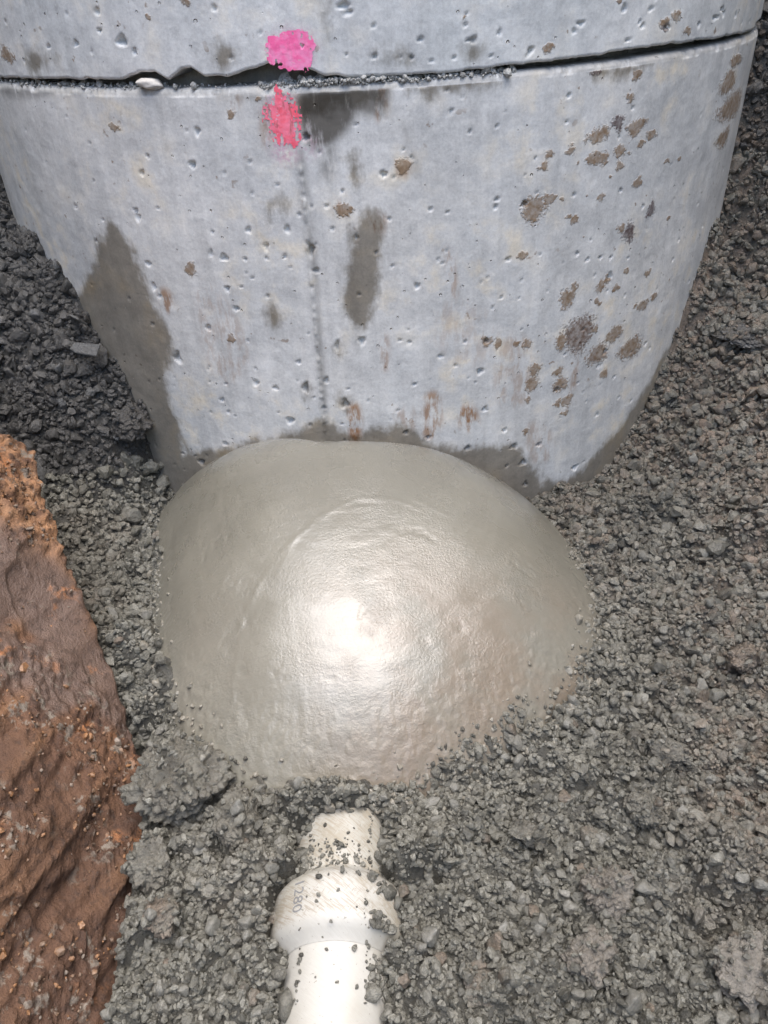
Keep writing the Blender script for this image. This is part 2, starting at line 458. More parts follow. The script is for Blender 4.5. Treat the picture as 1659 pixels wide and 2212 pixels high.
seam = wall_poly([(650, 360), (672, 600), (690, 800), (702, 930)])
def lower_disp(s, z):
    d = 0.0012 * fbm(s * 9, z * 9, seed=3) + 0.0004 * fbm(s * 70, z * 70, seed=5)
    ds = dist_line(s, z, seam)
    d += 0.0022 * np.exp(-(ds / 0.0021) ** 2) * (0.5 + 1.0 * vnoise(s * 100, z * 160, seed=8))
    return d + pit_disp(s, z, pits_lower)
def upper_disp(s, z):
    return 0.0012 * fbm(s * 9, z * 9, seed=13) + 0.0004 * fbm(s * 70, z * 70, seed=15) + pit_disp(s, z, pits_upper)

def field(s, z, polys, width=0.03):
    f = np.full(s.shape, -1.0)
    for p in polys:
        f = np.maximum(f, np.clip(-sdf_poly(s, z, rounded(wall_poly(p))) / width, -1, 1))
    return f * 0.5 + 0.5

def blobs(s, z, lst):
    """lst: (px, py, rx, ry) -> field, 0.5 on each blob's rim"""
    wx = fbm(s * 130, z * 130, oct=3, seed=21); wy = fbm(s * 130, z * 130, oct=3, seed=22)
    s, z = s + 0.0042 * wx, z + 0.0042 * wy
    f = np.zeros(s.shape); which = np.full(s.shape, -1)
    for i, q in enumerate(lst):
        ps, pz, a, b, _ = px_pit(*q[:4])
        ang = np.arctan2((z - pz) / b, (s - ps) / a)
        a, b = a * 1.12, b * 1.12
        rr = np.hypot((s - ps) / a, (z - pz) / b) * (1 + 0.10 * np.sin(ang * 3 + i))
        v = np.clip(1 - 0.5 * rr, 0, 1)
        which = np.where(v > f, i, which); f = np.maximum(f, v)
    return f, which

PIT = 1.0
SPLATS = [(1290,293,17,14),(1304,283,10,9),(1336,265,11,16,1),(1370,276,13,15),(1386,265,11,11),(1408,292,9,9),(1385,309,8,8),(1233,324,9,10),
    (1338,327,10,11),(1284,342,13,13),(1302,341,11,13),(1340,357,7,9),(1185,333,8,9),(1172,360,10,9),(1378,394,8,9),(1300,424,7,8),(1154,451,22,24),
    (1187,428,10,10),(1241,474,9,8),(1407,452,7,15,1),(1359,503,10,17,1),(1342,494,8,9),(1362,210,9,11),(1378,162,8,10),(1590,130,9,11),(1574,178,12,20),
    (1582,228,14,24),(1562,298,9,17),(1130,552,9,7),(1225,646,13,18),(1240,620,6,8),(1298,616,8,12),(1310,605,8,8),(1388,659,10,9),(1250,722,27,32,.6),
    (1213,738,11,14),(1330,720,12,14),(1317,726,8,9),(1293,764,17,19,.3),(1363,752,19,18),(1210,799,6,7),(1154,798,11,12),(1149,830,12,13),(1211,830,13,14),
    (1203,806,5,5),(1305,807,7,8),(1226,866,9,13),(1140,864,5,5),(1051,737,10,9),(1075,741,6,10),(1114,741,6,5),(1138,742,9,9),(1285,712,7,5),(1196,805,3,3),
    (1413,640,5,6),(1330,622,6,6),(1372,660,3,3),(1290,650,5,5),(1205,870,6,7),(1220,893,9,4),(1135,932,5,5),(870,360,13,16),(1295,655,4,4),
    (1228,470,4,4),(1262,510,3,3),(1445,470,4,4),(1320,380,4,4),(1250,352,4,4),(1360,332,4,4),(1441,350,5,4),(1468,345,4,4),(1265,425,3,3),(1213,430,4,5),
    (500,245,8,8),(246,275,10,8),(560,212,5,5),(412,580,10,12),(500,730,8,8),(1400,590,5,6),(1352,585,5,5),(742,452,17,12),(1290,145,12,14,.9),(1300,130,9,6,.8)]
SPLATS_U = [(15,118,11,14),(1437,48,9,10),(1460,35,8,10),(1436,60,9,5,.9),(1185,104,9,9),(1005,40,4,4),(1485,67,7,6),(400,2,8,8),(320,35,5,5),(1340,0,6,6)]
WET = [
    [(385,968),(440,976),(560,955),(640,932),(678,910),(715,912),(752,937),(800,930),(872,922),(905,936),(930,965),(1010,972),(1062,962),(1120,966),(1150,1000),(1168,1045),(1230,1038),(1288,985),(1355,900),(1420,790),(1475,690),(1535,580),(1620,600),(1400,1120),(300,1120)],
    [(216,520),(250,476),(284,520),(302,590),(332,660),(364,720),(368,762),(352,800),(370,870),(394,960),(420,1110),(240,1110),(190,760),(160,640),(196,590)],
    [(768,470),(800,457),(832,470),(828,540),(822,600),(808,640),(798,690),(768,706),(744,684),(744,610),(760,540)],
    [(572,665),(592,660),(612,690),(604,716),(584,712)],
    [(752,340),(766,336),(776,380),(770,408),(756,400)],
    [(664,525),(680,528),(682,556),(666,552)], [(655,825),(672,826),(670,858),(654,858)], [(722,738),(738,738),(738,770),(724,770)],
    [(600,430),(616,425),(622,455),(606,462)], [(575,440),(588,440),(590,470),(578,474)], [(732,860),(762,862),(758,888),(734,886)],
    [(640,180),(820,180),(830,215),(760,240),(700,230),(650,260)],
    [(870,178),(1090,158),(1110,170),(1000,198),(900,204)],
    [(1280,150),(1420,128),(1360,165),(1290,172)]]
WET_U = [[(55,105),(118,108),(118,150),(60,152)], [(466,95),(512,92),(512,140),(470,146)], [(830,102),(860,96),(880,110),(884,140),(835,146)],
    [(700,0),(712,0),(712,92),(702,92)], [(995,95),(1040,95),(1042,130),(1000,132)], [(800,105),(815,100),(815,140),(802,142)]]
RUST = [([(750,870),(780,870),(782,955),(752,955)],1.0), ([(915,840),(960,850),(950,950),(905,945)],.8), ([(985,880),(1030,870),(1035,935),(990,930)],.95),
    ([(800,165),(836,165),(834,265),(806,255)],1.0), ([(340,620),(372,625),(376,680),(345,670)],.8), ([(785,455),(835,455),(832,510),(790,500)],.7),
    ([(718,436),(758,436),(758,466),(720,466)],.9), ([(820,720),(838,720),(842,800),(822,800)],.7), ([(958,530),(972,530),(990,640),(978,642)],.9),
    ([(470,190),(520,190),(520,240),(480,240)],.55), ([(850,345),(890,345),(885,385),(855,380)],.7), ([(430,560),(560,760),(480,860),(420,700)],.35),
    ([(1080,720),(1150,720),(1150,880),(1060,880)],.4), ([(850,880),(900,880),(900,930),(860,930)],.45), ([(560,190),(590,190),(585,330),(565,320)],.6),
    ([(1130,900),(1200,930),(1190,1010),(1140,1000)],.4), ([(960,620),(1100,700),(1040,800),(930,760)],.22), ([(1246,745),(1254,745),(1240,855),(1232,855)],.9)]
GRIME = [([(645,330),(655,330),(692,640),(681,640)],.6), ([(680,640),(690,640),(708,930),(698,930)],.6), ([(638,185),(760,180),(775,240),(745,290),(690,330),(652,300)],.95), ([(700,300),(735,320),(720,400),(690,380)],.5), ([(595,190),(620,190),(610,235),(598,230)],.9),
    ([(640,330),(655,330),(690,560),(672,560)],.45), ([(740,440),(760,440),(790,760),(760,760)],.25), ([(0,175),(120,182),(110,215),(0,210)],.5),
    ([(860,260),(880,262),(915,380),(895,390)],.3), ([(740,160),(845,160),(838,250),(790,250),(745,230)],.8), ([(470,186),(640,180),(640,215),(480,220)],.4),
    ([(640,250),(700,255),(690,300),(650,300)],.5)]

def soft(s, z, lst, w=0.008):
    f = np.zeros(s.shape)
    for p, k in lst:
        f = np.maximum(f, k * smooth(-w, w, -sdf_poly(s, z, rounded(wall_poly(p)))))
    return f

def stain_attrs(s, z, upper):
    wet = field(s, z, WET_U if upper else WET)
    mud, which = blobs(s, z, SPLATS_U if upper else SPLATS)
    lst = SPLATS_U if upper else SPLATS
    tones = np.array([(q[4] if len(q) > 4 else 0.0) for q in lst] + [0.0])
    rust = soft(s, z, [] if upper else RUST); grime = soft(s, z, [] if upper else GRIME)
    if upper: haze = soft(s, z, [([(572,62),(686,60),(686,152),(572,150)],.6)], 0.012)
    else: haze = soft(s, z, [([(566,190),(652,190),(656,350),(585,352)],.75), ([(640,230),(660,260),(700,300),(680,340),(640,330)],.5)], 0.012)
    if upper: wet = wet * 0.88
    return dict(wet=wet, mud=mud, mudtone=tones[which], rust=rust, grime=grime, haze=haze)

def build_ring(name, rows_fn, nouter, disp, upper, mat):
    """rows_fn(theta) -> arrays r, z of shape (nrows, ncols); the first nouter rows are the outer face"""
    r, z = rows_fn(THETA)
    nr, nc = r.shape
    th = np.broadcast_to(THETA, (nr, nc))
    s = th * R
    fine = np.zeros((nr, nc), bool); fine[:nouter, :NF] = True
    A = {k: np.zeros(nr * nc) for k in ('wet', 'mud', 'mudtone', 'rust', 'grime', 'haze')}
    sf, zf = s[fine], z[fine]
    r = r.copy(); r[fine] += disp(sf, zf)
    at = stain_attrs(sf, zf, upper)
    fl = fine.ravel()
    for k in A: A[k][fl] = at[k]
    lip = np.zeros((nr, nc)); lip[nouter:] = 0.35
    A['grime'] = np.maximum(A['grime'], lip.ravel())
    V = ring_xyz(r, th, z).reshape(-1, 3)
    F = grid_faces(nr, nc, True)
    return make_mesh(name, V, F, mat, A)

# lower ring: outer face, rounded arris, joint shelf, tongue, inner face
ZL = np.r_[np.linspace(-0.25, -0.04, 6)[:-1], np.arange(-0.04, ZJ - 0.009, 0.0023)]
lip_z = [0.0075, 0.005, 0.0028, 0.0012, 0.0003, 0.0, 0.0, 0.0, 0.020, 0.022, -0.02, -0.9]
lip_r = [0.0003, 0.0012, 0.003, 0.0055, 0.009, 0.016, 0.035, 0.047, 0.052, 0.110, 0.125, 0.125]
def lower_rows(th):
    nc = len(th)
    chip = 0.0035 * np.clip(fbm(th * 30, th * 0 + 2.5, oct=5, seed=31), -0.3, 1) + 0.0015 * fbm(th * 160, th * 0, seed=32)
    rr = [np.full(nc, R)] * len(ZL) + [np.full(nc, R - d) - np.clip(chip, 0, 1) * (d < 0.012) for d in lip_r]
    zz = [np.full(nc, v) for v in ZL]
    for d, rd in zip(lip_z, lip_r):
        if rd < 0.05: zz.append(np.full(nc, ZJ - d) - np.clip(chip, 0, 1) * 0.7)
        else: zz.append(np.full(nc, ZJ + d if d > -0.5 else ZJ + d))
    return np.array(rr), np.array(zz)
lower = add('manhole_ring', build_ring('manhole_ring', lower_rows, len(ZL), lower_disp, False, M_LOWER),
    label='lower concrete manhole ring with wet stains and brown mud splashes, above the mortar mound', category='manhole ring', group='concrete manhole rings')

# upper ring: chipped bottom edge taken from the photograph
EDGE = [(-60,161),(0,163),(110,166),(270,168),(285,159),(300,152),(335,152),(352,161),(366,167),(378,155),(392,146),(412,144),(428,155),(440,163),(490,164),
        (520,153),(560,140),(590,136),(640,136),(680,150),(700,158),(760,162),(830,161),(900,157),(1000,150),(1100,137),(1200,127),(1300,113),(1400,98),(1500,85),(1580,72),(1640,63)]
eg = np.array([on_wall(px, py + (3 if 440 < px < 700 else 4)) for px, py in EDGE]); eg = eg[np.argsort(eg[:, 0])]
def upper_rows(th):
    s = np.where(th > math.pi, th - 2 * math.pi, th) * R
    zb = np.interp(s, eg[:, 0], eg[:, 1]); zb = np.where(np.abs(s) > 0.75, ZJ + 0.011, zb)
    zb = np.maximum(zb + 0.0022 * fbm(s * 60, s * 0, oct=4, seed=41), ZJ + 0.0035)
    zin = np.full(len(th), ZJ + 0.0235)
    rr, zz = [], []
    zin2 = np.minimum(zb + 0.0, zb)
    # underside from the inner face out to the arris is added last (ring is closed from below)
    t = np.r_[np.arange(0, 0.175, 0.0022) / 0.175]
    rr.append(np.full(len(th), R - 0.0025)); zz.append(zb)
    for k in t:
        rr.append(np.full(len(th), R)); zz.append(zb + 0.002 + (0.86 - zb) * k)
    for v in (0.9, 1.0, 1.2, 1.4): rr.append(np.full(len(th), R)); zz.append(np.full(len(th), v))
    n = len(rr)
    for rv, v in ((R - .004, 1.4095), (R - .01, 1.412), (R - .115, 1.412), (R - .125, 1.40), (R - .125, 0.72)): rr.append(np.full(len(th), rv)); zz.append(np.full(len(th), v))
    rr.append(np.full(len(th), R - .118)); zz.append(zin)
    rr.append(np.full(len(th), R - .052)); zz.append(zin)
    rr.append(np.full(len(th), R - .045)); zz.append(np.maximum(zb, ZJ + 0.012))
    rr.append(np.full(len(th), R - .0025)); zz.append(zb)
    return np.array(rr), np.array(zz), n
_ur = upper_rows(THETA)
upper = add('manhole_ring', build_ring('upper_manhole_ring', lambda th: _ur[:2], _ur[2], upper_disp, True, M_UPPER),
    label='upper pale concrete manhole ring with chipped bottom edge above the dark joint', category='manhole ring', group='concrete manhole rings')

# spray-paint marks: thin skins that follow each face
def paint_patch(poly, disp, mat, parent, hole, seed, text):
    P = rounded(wall_poly(poly)); pad = 0.012
    s = np.arange(P[:, 0].min() - pad, P[:, 0].max() + pad, 0.0009); z = np.arange(P[:, 1].min() - pad, P[:, 1].max() + pad, 0.0009)
    S, Z = np.meshgrid(s, z); nr, nc = S.shape
    sd_ = -sdf_poly(S, Z, P) + 0.0045 * fbm(S * 60, Z * 60, oct=4, seed=seed) + 0.002
    worn = 0.6 * fbm(S * 190, Z * 45, oct=4, seed=seed + 9) + 0.5 * fbm(S * 320, Z * 320, oct=2, seed=seed + 12)
    ok = (sd_ > 0) & (worn > hole - smooth(0.0, 0.02, sd_) * 0.9)
    V = ring_xyz(R + disp(S.ravel(), Z.ravel()) + 0.0005, S.ravel() / R, Z.ravel())
    keep = ok[:-1, :-1] & ok[1:, :-1] & ok[:-1, 1:] & ok[1:, 1:]
    F = grid_faces(nr, nc, keep=keep)
    V, F, _ = compact(V, F, {})
    add('paint_mark', make_mesh('paint_mark', V, F, mat), parent, label=text)
paint_patch([(590,74),(620,68),(652,66),(668,76),(678,92),(672,118),(668,146),(640,150),(612,144),(584,134),(578,112),(580,92)], upper_disp, M_PINK_U, upper, -0.25, 51, 'bright pink paint block')
paint_patch([(588,186),(606,184),(622,196),(634,214),(650,232),(644,262),(646,300),(640,322),(604,318),(586,300),(574,262),(568,236),(578,208)], lower_disp, M_PINK_L, lower, 0.10, 57, 'worn coral pink paint smear')

# ------------------------------------------------------------------ mortar mound
DC = np.array([-0.072, 0.975]); DH = 0.209
front = [(334,1400),(324,1300),(340,1220),(1235,1180),(1292,1300),(1308,1400),(1262,1515),(1095,1635),(915,1745),(720,1785),(525,1745),(385,1600),(336,1490)]
opts = [on_plane(px, py, 0.008)[:2] for px, py in front]
opts += [np.array(p) for p in [(-0.415, 1.10), (-0.34, 1.21), (-0.20, 1.145), (-0.072, 1.13), (0.06, 1.12), (0.17, 1.10), (0.235, 1.09)]]
op = np.array(opts) - DC
oa, orr = np.arctan2(op[:, 1], op[:, 0]), np.hypot(op[:, 0], op[:, 1])
i_ = np.argsort(oa); oa, orr = oa[i_], orr[i_]
aa = np.linspace(-math.pi, math.pi, 721)
dome_rad = np.interp(aa, np.r_[oa - 2 * math.pi, oa, oa + 2 * math.pi], np.r_[orr, orr, orr])
kk = np.hanning(61); kk /= kk.sum()
dome_rad = np.convolve(np.r_[dome_rad[:-1], dome_rad[:-1], dome_rad[:-1]], kk, 'same')[720:1441]
def dome_r(x, y):
    a = np.arctan2(y - DC[1], x - DC[0])
    return np.hypot(x - DC[0], y - DC[1]) / np.interp(a, aa, dome_rad)
def dome_base(x, y):
    r = dome_r(x, y)
    return DH * np.clip(1 - r ** 2.0, 0, 1) ** 0.80 - np.clip(r - 0.97, 0, 1) * 0.30
def on_dome(px, py):
    d = ray(px, py); t = 0.3
    while t < 2:
        P = CAM + t * d
        if P[2] < float(dome_base(np.array([P[0]]), np.array([P[1]]))[0]): break
        t += 0.003
    return P[0], P[1]
RIDGES = [([(520,1360),(560,1260),(620,1180),(690,1115),(770,1080),(850,1078),(900,1095)], 0.0016), ([(600,1240),(640,1160),(720,1105),(800,1095)], 0.0010),
    ([(960,1336),(1040,1332),(1100,1345),(1150,1372)], -0.0012), ([(786,1180),(790,1300),(784,1400),(780,1470)], -0.0010), ([(500,1480),(520,1580),(530,1650)], 0.0012),
    ([(520,1380),(505,1460),(500,1540)], 0.0014),
    ([(890,1500),(960,1480),(1040,1440)], 0.0011), ([(900,1080),(1000,1130),(1060,1150)], 0.0008), ([(620,1300),(640,1440),(660,1540)], 0.0008)]
x = np.arange(-0.56, 0.42, 0.0021); y = np.arange(0.50, 1.16, 0.0021)
X, Y = np.meshgrid(x, y); r = dome_r(X, Y)
Zd = dome_base(X, Y)
margin = np.maximum(smooth(0.80, 1.0, r + 0.10 * fbm(X * 14, Y * 14, seed=61)), 0)
low = smooth(0.80, 0.66, Y + 0.05 * fbm(X * 10, Y * 10, seed=66)) * smooth(0.72, 0.90, r)
margin = np.maximum(margin, low * 0.9)
for pts, h in RIDGES:
    dd = dist_line(X, Y, [on_dome(*p) for p in pts])
    Zd += h * 0.7 * np.exp(-(dd / 0.0045) ** 2) * (0.5 + 0.6 * np.clip(fbm(X * 40, Y * 40, seed=63), -0.5, 1))
c1, c2, cid = cells(X * 75 + 0.6 * vnoise(X * 90, Y * 90, seed=4), Y * 75, 70)
lump = np.clip(1 - c1 * 1.25, 0, 1) * (0.4 + cid)
Zd += margin ** 1.5 * (0.001 * lump - 0.0005 + 0.0022 * fbm(X * 120, Y * 120, oct=3, seed=64, gain=0.7))
Zd += 0.0035 * fbm(X * 5, Y * 5, oct=3, seed=62) + 0.0005 * fbm(X * 26, Y * 40, oct=3, seed=65)
ang_ = np.arctan2(Y - DC[1], X - DC[0])
Zd += 0.0004 * fbm(r * 34 + 1.5 * fbm(X * 6, Y * 6, seed=96), ang_ * 2.2, oct=3, seed=95) * smooth(0.15, 0.4, r)
tear = np.clip(fbm(X * 22, Y * 26, oct=5, seed=67) - 0.36, 0, 1) * smooth(0.25, 0.6, r)
Zd -= np.clip(tear * 0.008, 0, 0.0009) * (0.6 + 0.6 * vnoise(X * 130, Y * 130, seed=68))
for q in range(0):
    a_, rr_ = rng.uniform(0, 6.28), rng.uniform(0.2, 0.95)
    px_, py_ = DC[0] + math.cos(a_) * rr_ * 0.33, DC[1] + math.sin(a_) * rr_ * 0.3
    pr = rng.uniform(0.0020, 0.0032)
    dd = np.hypot((X - px_), (Y - py_) * rng.uniform(0.6, 1.5))
    Zd -= 0.004 * np.clip(1 - (dd / pr) ** 2, 0, 1)
inside = np.hypot(X, Y - D) > R - 0.02
ok = (r < 1.10) & inside
keep = ok[:-1, :-1] & ok[1:, :-1] & ok[:-1, 1:] & ok[1:, 1:]
F = grid_faces(*X.shape, keep=keep)
V, F, A = compact(np.stack([X, Y, Zd], -1).reshape(-1, 3), F, dict(rough_margin=margin.ravel(), brown=(smooth(0.86, 0.64, Y) * smooth(-0.16, 0.02, X)).ravel()))
add('mortar_mound', make_mesh('mortar_mound', V, F, M_MORTAR, A),
    label='smooth wet grey mortar mound packed against the lower concrete ring', category='mortar')

# ------------------------------------------------------------------ trench floor and banks
def contact(lst): return [(R * math.sin(s / R), D - R * math.cos(s / R), z) for s, z in (on_wall(*p) for p in lst)]
PIPE_A, PIPE_B = np.array([-0.062, 0.62]), np.array([-0.078, 0.20])
ctrl = contact([(165,640),(225,750),(290,850),(326,960),(345,1040),(400,1065),(1190,1070),(1300,1025),(1390,885),(1470,692),(1528,580)])
ctrl += [(0.640, 1.45, 0.40), (0.70, 1.60, 0.62), (-0.66, 1.50, 0.42), (-0.80, 1.45, 0.50), (-0.95, 1.25, 0.42), (-0.75, 1.15, 0.22), (-0.60, 1.12, 0.10), (-0.62, 0.98, 0.07),
    (-0.50, 1.02, 0.015), (-0.45, 0.88, 0.0), (-0.40, 0.72, 0.0), (-0.30, 0.62, 0.01), (-0.20, 0.52, 0.015), (-0.27, 0.40, 0.0), (-0.24, 0.30, 0.0), (-0.33, 0.30, -0.05), (-0.35, 0.5, -0.04),
    (0.10, 0.55, 0.015), (0.10, 0.35, 0.02), (0.30, 0.35, 0.02), (0.30, 0.62, 0.015), (0.36, 0.85, 0.01), (0.36, 1.05, 0.005), (0.50, 1.1, 0.06), (0.62, 1.1, 0.12), (0.60, 0.8, 0.06), (0.55, 0.5, 0.05),
    (0.80, 1.2, 0.28), (0.90, 1.5, 0.52), (0.85, 0.7, 0.2), (-0.08, 0.0, 0.0), (0.3, 0.0, 0.02), (-0.3, 0.0, 0.0), (0, 0.9, 0.0), (0, 1.2, 0.0), (0.0, 1.5, 0.0)]
tps = TPS(ctrl, 1e-4)
CLUMP = [(rng.uniform(-0.85, 0.85), rng.uniform(0.25, 1.4), rng.uniform(0.014, 0.042)) for _ in range(330)]
def ground_raw(x, y):
    z = tps(x, y)
    z = np.clip(z, -0.08, 0.9)
    # the banks climb to the trench's edge outside the view
    z = z + 2.3 * smooth(0.75, 1.25, np.abs(x))
    # bedding around and over the pipe
    t = np.clip((0.62 - y) / 0.42, 0, 1); axx = PIPE_A[0] + (PIPE_B[0] - PIPE_A[0]) * t
    dx = np.abs(x - axx)
    cover = smooth(0.462, 0.505, y + 0.25 * (x - axx) + 0.025 * fbm(x * 25, y * 25, seed=77)) * smooth(0.10, 0.03, dx) * smooth(0.635, 0.59, y)
    cover = cover * smooth(0.90, 0.97, dome_r(x, y))
    z = z + cover * 0.032
    z = z - 0.05 * smooth(0.074, 0.066, dx) * (x < axx) * smooth(0.360, 0.370, y) * smooth(0.425, 0.415, y)
    z = z - 0.06 * smooth(0.052, 0.038, dx + 0.010 * fbm(x * 40, y * 40, oct=3, seed=79) - 0.012 * ((y < 0.425) & (y > 0.352))) * smooth(0.50, 0.475, y)
    z = z - 0.10 * smooth(-0.300, -0.325, x) * smooth(0.68, 0.60, y) * smooth(0.30, 0.12, z)
    saddle = np.exp(-((y - 0.432) / 0.018) ** 2) * smooth(0.012, 0.055, dx) * smooth(0.13, 0.06, dx)
    return z + saddle * 0.030
def ground_h(x, y, detail=True):
    z = ground_raw(x, y)
    if detail:
        for cx, cy, cr in CLUMP:
            mk = (np.abs(x - cx) < cr) & (np.abs(y - cy) < cr)
            if not mk.any(): continue
            q = ((x[mk] - cx) ** 2 + (y[mk] - cy) ** 2) / cr ** 2
            z[mk] = np.maximum(z[mk], z[mk] + 0.75 * cr * np.clip(1 - q, 0, 1) ** 0.6 - 0.006)
        z = z + 0.018 * fbm(x * 9, y * 9, oct=4, seed=71) - 0.004
        wx, wy = 0.010 * vnoise(x * 55, y * 55, seed=1), 0.010 * vnoise(x * 55, y * 55, seed=2)
        a1, a2, aid = cells((x + wx) * 32, (y + wy) * 32, 72)
        z = z + 0.017 * (0.35 + aid) * np.sqrt(np.clip(1 - (a1 / 0.66) ** 2, 0, 1)) - 0.013
        a1, a2, aid = cells((x + wx) * 80, (y + wy) * 80, 78)
        z = z + 0.006 * (0.3 + aid) * np.sqrt(np.clip(1 - (a1 / 0.66) ** 2, 0, 1))
        z = z + 0.004 * fbm(x * 140, y * 140, oct=2, seed=73)
    return z
def axis_grid(a, b, fa, fb, fine, coarse):
    return np.r_[np.arange(a, fa, coarse), np.arange(fa, fb, fine), np.arange(fb, b + coarse, coarse)]
gx = np.r_[np.arange(-2.4, -1.0, 0.09), np.arange(-1.0, -0.70, 0.010), np.arange(-0.70, 0.78, 0.0042), np.arange(0.78, 1.0, 0.010), np.arange(1.0, 2.5, 0.09)]
gy = np.r_[np.arange(-4.0, 0.22, 0.12), np.arange(0.22, 1.36, 0.0041), np.arange(1.36, 1.95, 0.010), np.arange(1.95, 4.6, 0.12)]
X, Y = np.meshgrid(gx, gy)
Zg = ground_h(X, Y)
bankness = np.maximum(smooth(0.02, 0.10, ground_raw(X, Y)) * (X < -0.3), smooth(0.45, 0.6, ground_raw(X, Y)))
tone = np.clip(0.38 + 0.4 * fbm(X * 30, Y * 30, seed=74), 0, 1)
brownf = np.clip(smooth(0.25, 0.6, X + 0.25 * fbm(X * 4, Y * 4, seed=75)) * 0.75 + 0.3 * np.clip(fbm(X * 6, Y * 6, seed=76), 0, 1), 0, 1)
Vg = np.stack([X, Y, Zg], -1).reshape(-1, 3)
Fg = grid_faces(*X.shape)
ground = add('ground', make_mesh('ground', Vg, Fg, M_GRAVEL, dict(tone=tone.ravel() * 0.25, brown=brownf.ravel(), bank=bankness.ravel())), kind='structure')  # base tone lowered to paint shade into the crevices between stones

# ------------------------------------------------------------------ red-brown clay bank
CSL = 0.70                                  # the cut face leans back: x = X0 - CSL * z
CX0 = -0.345
def on_clay(px, py):
    d = ray(px, py)            # x + CSL*z = CX0
    t = (CX0 - CAM[0] - CSL * CAM[2]) / (d[0] + CSL * d[2])
    return CAM + t * d
crest = np.array([on_clay(*p) for p in [(300,1660),(292,1600),(245,1460),(190,1330),(132,1200),(104,1110),(66,1000),(30,955),(-60,930),(-200,900)]])
CY = np.r_[crest[0, 1] - 0.01, crest[:, 1]]; CZz = np.r_[-0.12, crest[:, 2]]
zc = np.r_[np.arange(-0.12, 0.42, 0.0032), np.arange(0.42, 1.0, 0.02)]
yend = np.interp(zc, CZz, CY)
uu = np.r_[np.linspace(0, 0.35, 20)[:-1], np.linspace(0.35, 1.0, 270)]
rows, cw = [], 40
U, ZZ = np.meshgrid(uu, zc)
YE = yend[:, None]
Yc = -0.6 + (YE + 0.6) * U
Xc = CX0 - CSL * ZZ
turn = np.linspace(0.02, 1, cw)[None, :]
Y2 = YE + 0.03 * np.sin(np.minimum(turn * 6, 1.0) * math.pi / 2) - 0.10 * turn ** 2 + 0 * ZZ[:, :1]
X2 = CX0 - CSL * ZZ[:, :1] - 0.012 * turn - 0.5 * turn ** 1.6
Yc = np.c_[Yc, Y2]; Xc = np.c_[Xc, X2]; Zc = np.c_[ZZ, ZZ[:, :1] + 0 * turn]
g0, g1 = on_clay(165, 1760), on_clay(20, 1960)
gd = np.array([g1[1] - g0[1], g1[2] - g0[2]]); gd /= np.linalg.norm(gd)
al = Yc * gd[0] + Zc * gd[1]; ac = -Yc * gd[1] + Zc * gd[0]
fz = fbm(Yc * 6, Zc * 6, oct=3, seed=83)
yz = Yc + 0.07 * fz
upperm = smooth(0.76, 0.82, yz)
smear = smooth(0.60, 0.66, yz) * smooth(0.82, 0.76, yz) * smooth(-0.35, -0.1, fbm(al * 9, ac * 14, oct=4, seed=89))
crumb = np.maximum(smooth(0.50, 0.58, yz) * smooth(0.70, 0.64, yz), smooth(0.1, 0.3, fbm(Yc * 9, Zc * 9 + 5, oct=3, seed=84)))
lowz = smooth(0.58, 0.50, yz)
groove = fbm(al * 6, ac * 55, oct=4, seed=82)
b1, b2, bid = cells(Yc * 60 + 0.5 * vnoise(Yc * 50, Zc * 50, seed=2), Zc * 60, 85)
f1, f2, fid = cells(al * 11 + 0.4 * fz, ac * 16, 90)
ridge = 1 - 2 * np.abs(fbm(al * 5, ac * 30, oct=4, seed=93, gain=0.6))
disp = -0.006 + 0.018 * fbm(Yc * 6, Zc * 6, oct=3, seed=81) + 0.007 * groove * (1 - 0.6 * smear) * (1 - 0.6 * upperm) + 0.003 * ridge * (1 - 0.7 * smear)
disp += 0.010 * (fid - 0.5) * smooth(0.0, 0.05, f2 - f1)
disp += (1 - smear) * (0.012 * np.clip(0.7 - b1, 0, 1) * (0.3 + bid) + 0.009 * fbm(Yc * 55, Zc * 55, oct=5, seed=86, gain=0.7)) * (0.45 + 0.9 * upperm)
disp += 0.008 * lowz * groove
disp += crumb * 0.010 * np.clip(0.6 - cells(Yc * 110, Zc * 110, 87)[0], 0, 1)
Xc = Xc + disp * 0.82; Zc2 = Zc + disp * 0.55; Yc = Yc + 0.006 * fbm(Xc * 40, Zc * 40, seed=88)
Vc = np.stack([Xc, Yc, Zc2], -1).reshape(-1, 3)
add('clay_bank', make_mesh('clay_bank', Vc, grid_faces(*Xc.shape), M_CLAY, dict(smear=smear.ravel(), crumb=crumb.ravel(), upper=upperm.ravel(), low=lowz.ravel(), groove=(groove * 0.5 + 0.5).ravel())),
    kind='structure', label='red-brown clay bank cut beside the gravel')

CLAY_V = Vc.reshape(Xc.shape[0], Xc.shape[1], 3); CLAY_UP = upperm; CLAY_SM = smear; CLAY_CR = crumb

# ------------------------------------------------------------------ drain pipe
pdir3 = np.array([*(PIPE_B - PIPE_A), 0.0]); plen = np.linalg.norm(pdir3); pdir3 /= plen
pside = np.array([-pdir3[1], pdir3[0], 0.0])
PZ = -0.014
pipe = bpy.data.objects.new('drain_pipe', None); COL.objects.link(pipe)
pipe.location = (PIPE_A[0], PIPE_A[1], PZ)
pipe['label'] = 'white plastic drain pipe half buried in gravel below the mortar mound'; pipe['category'] = 'pipe'
def lathe(profile, nseg=96):
    a = np.linspace(0, 2 * math.pi, nseg, endpoint=False)
    P = np.array(profile)
    l, rr = P[:, 0][:, None], P[:, 1][:, None]
    V = l[..., None] * pdir3 + (rr * np.cos(a))[..., None] * pside + (rr * np.sin(a))[..., None] * np.array([0, 0, 1.0])
    return V.reshape(-1, 3), grid_faces(len(P), nseg, True), np.repeat(P[:, 0], nseg)
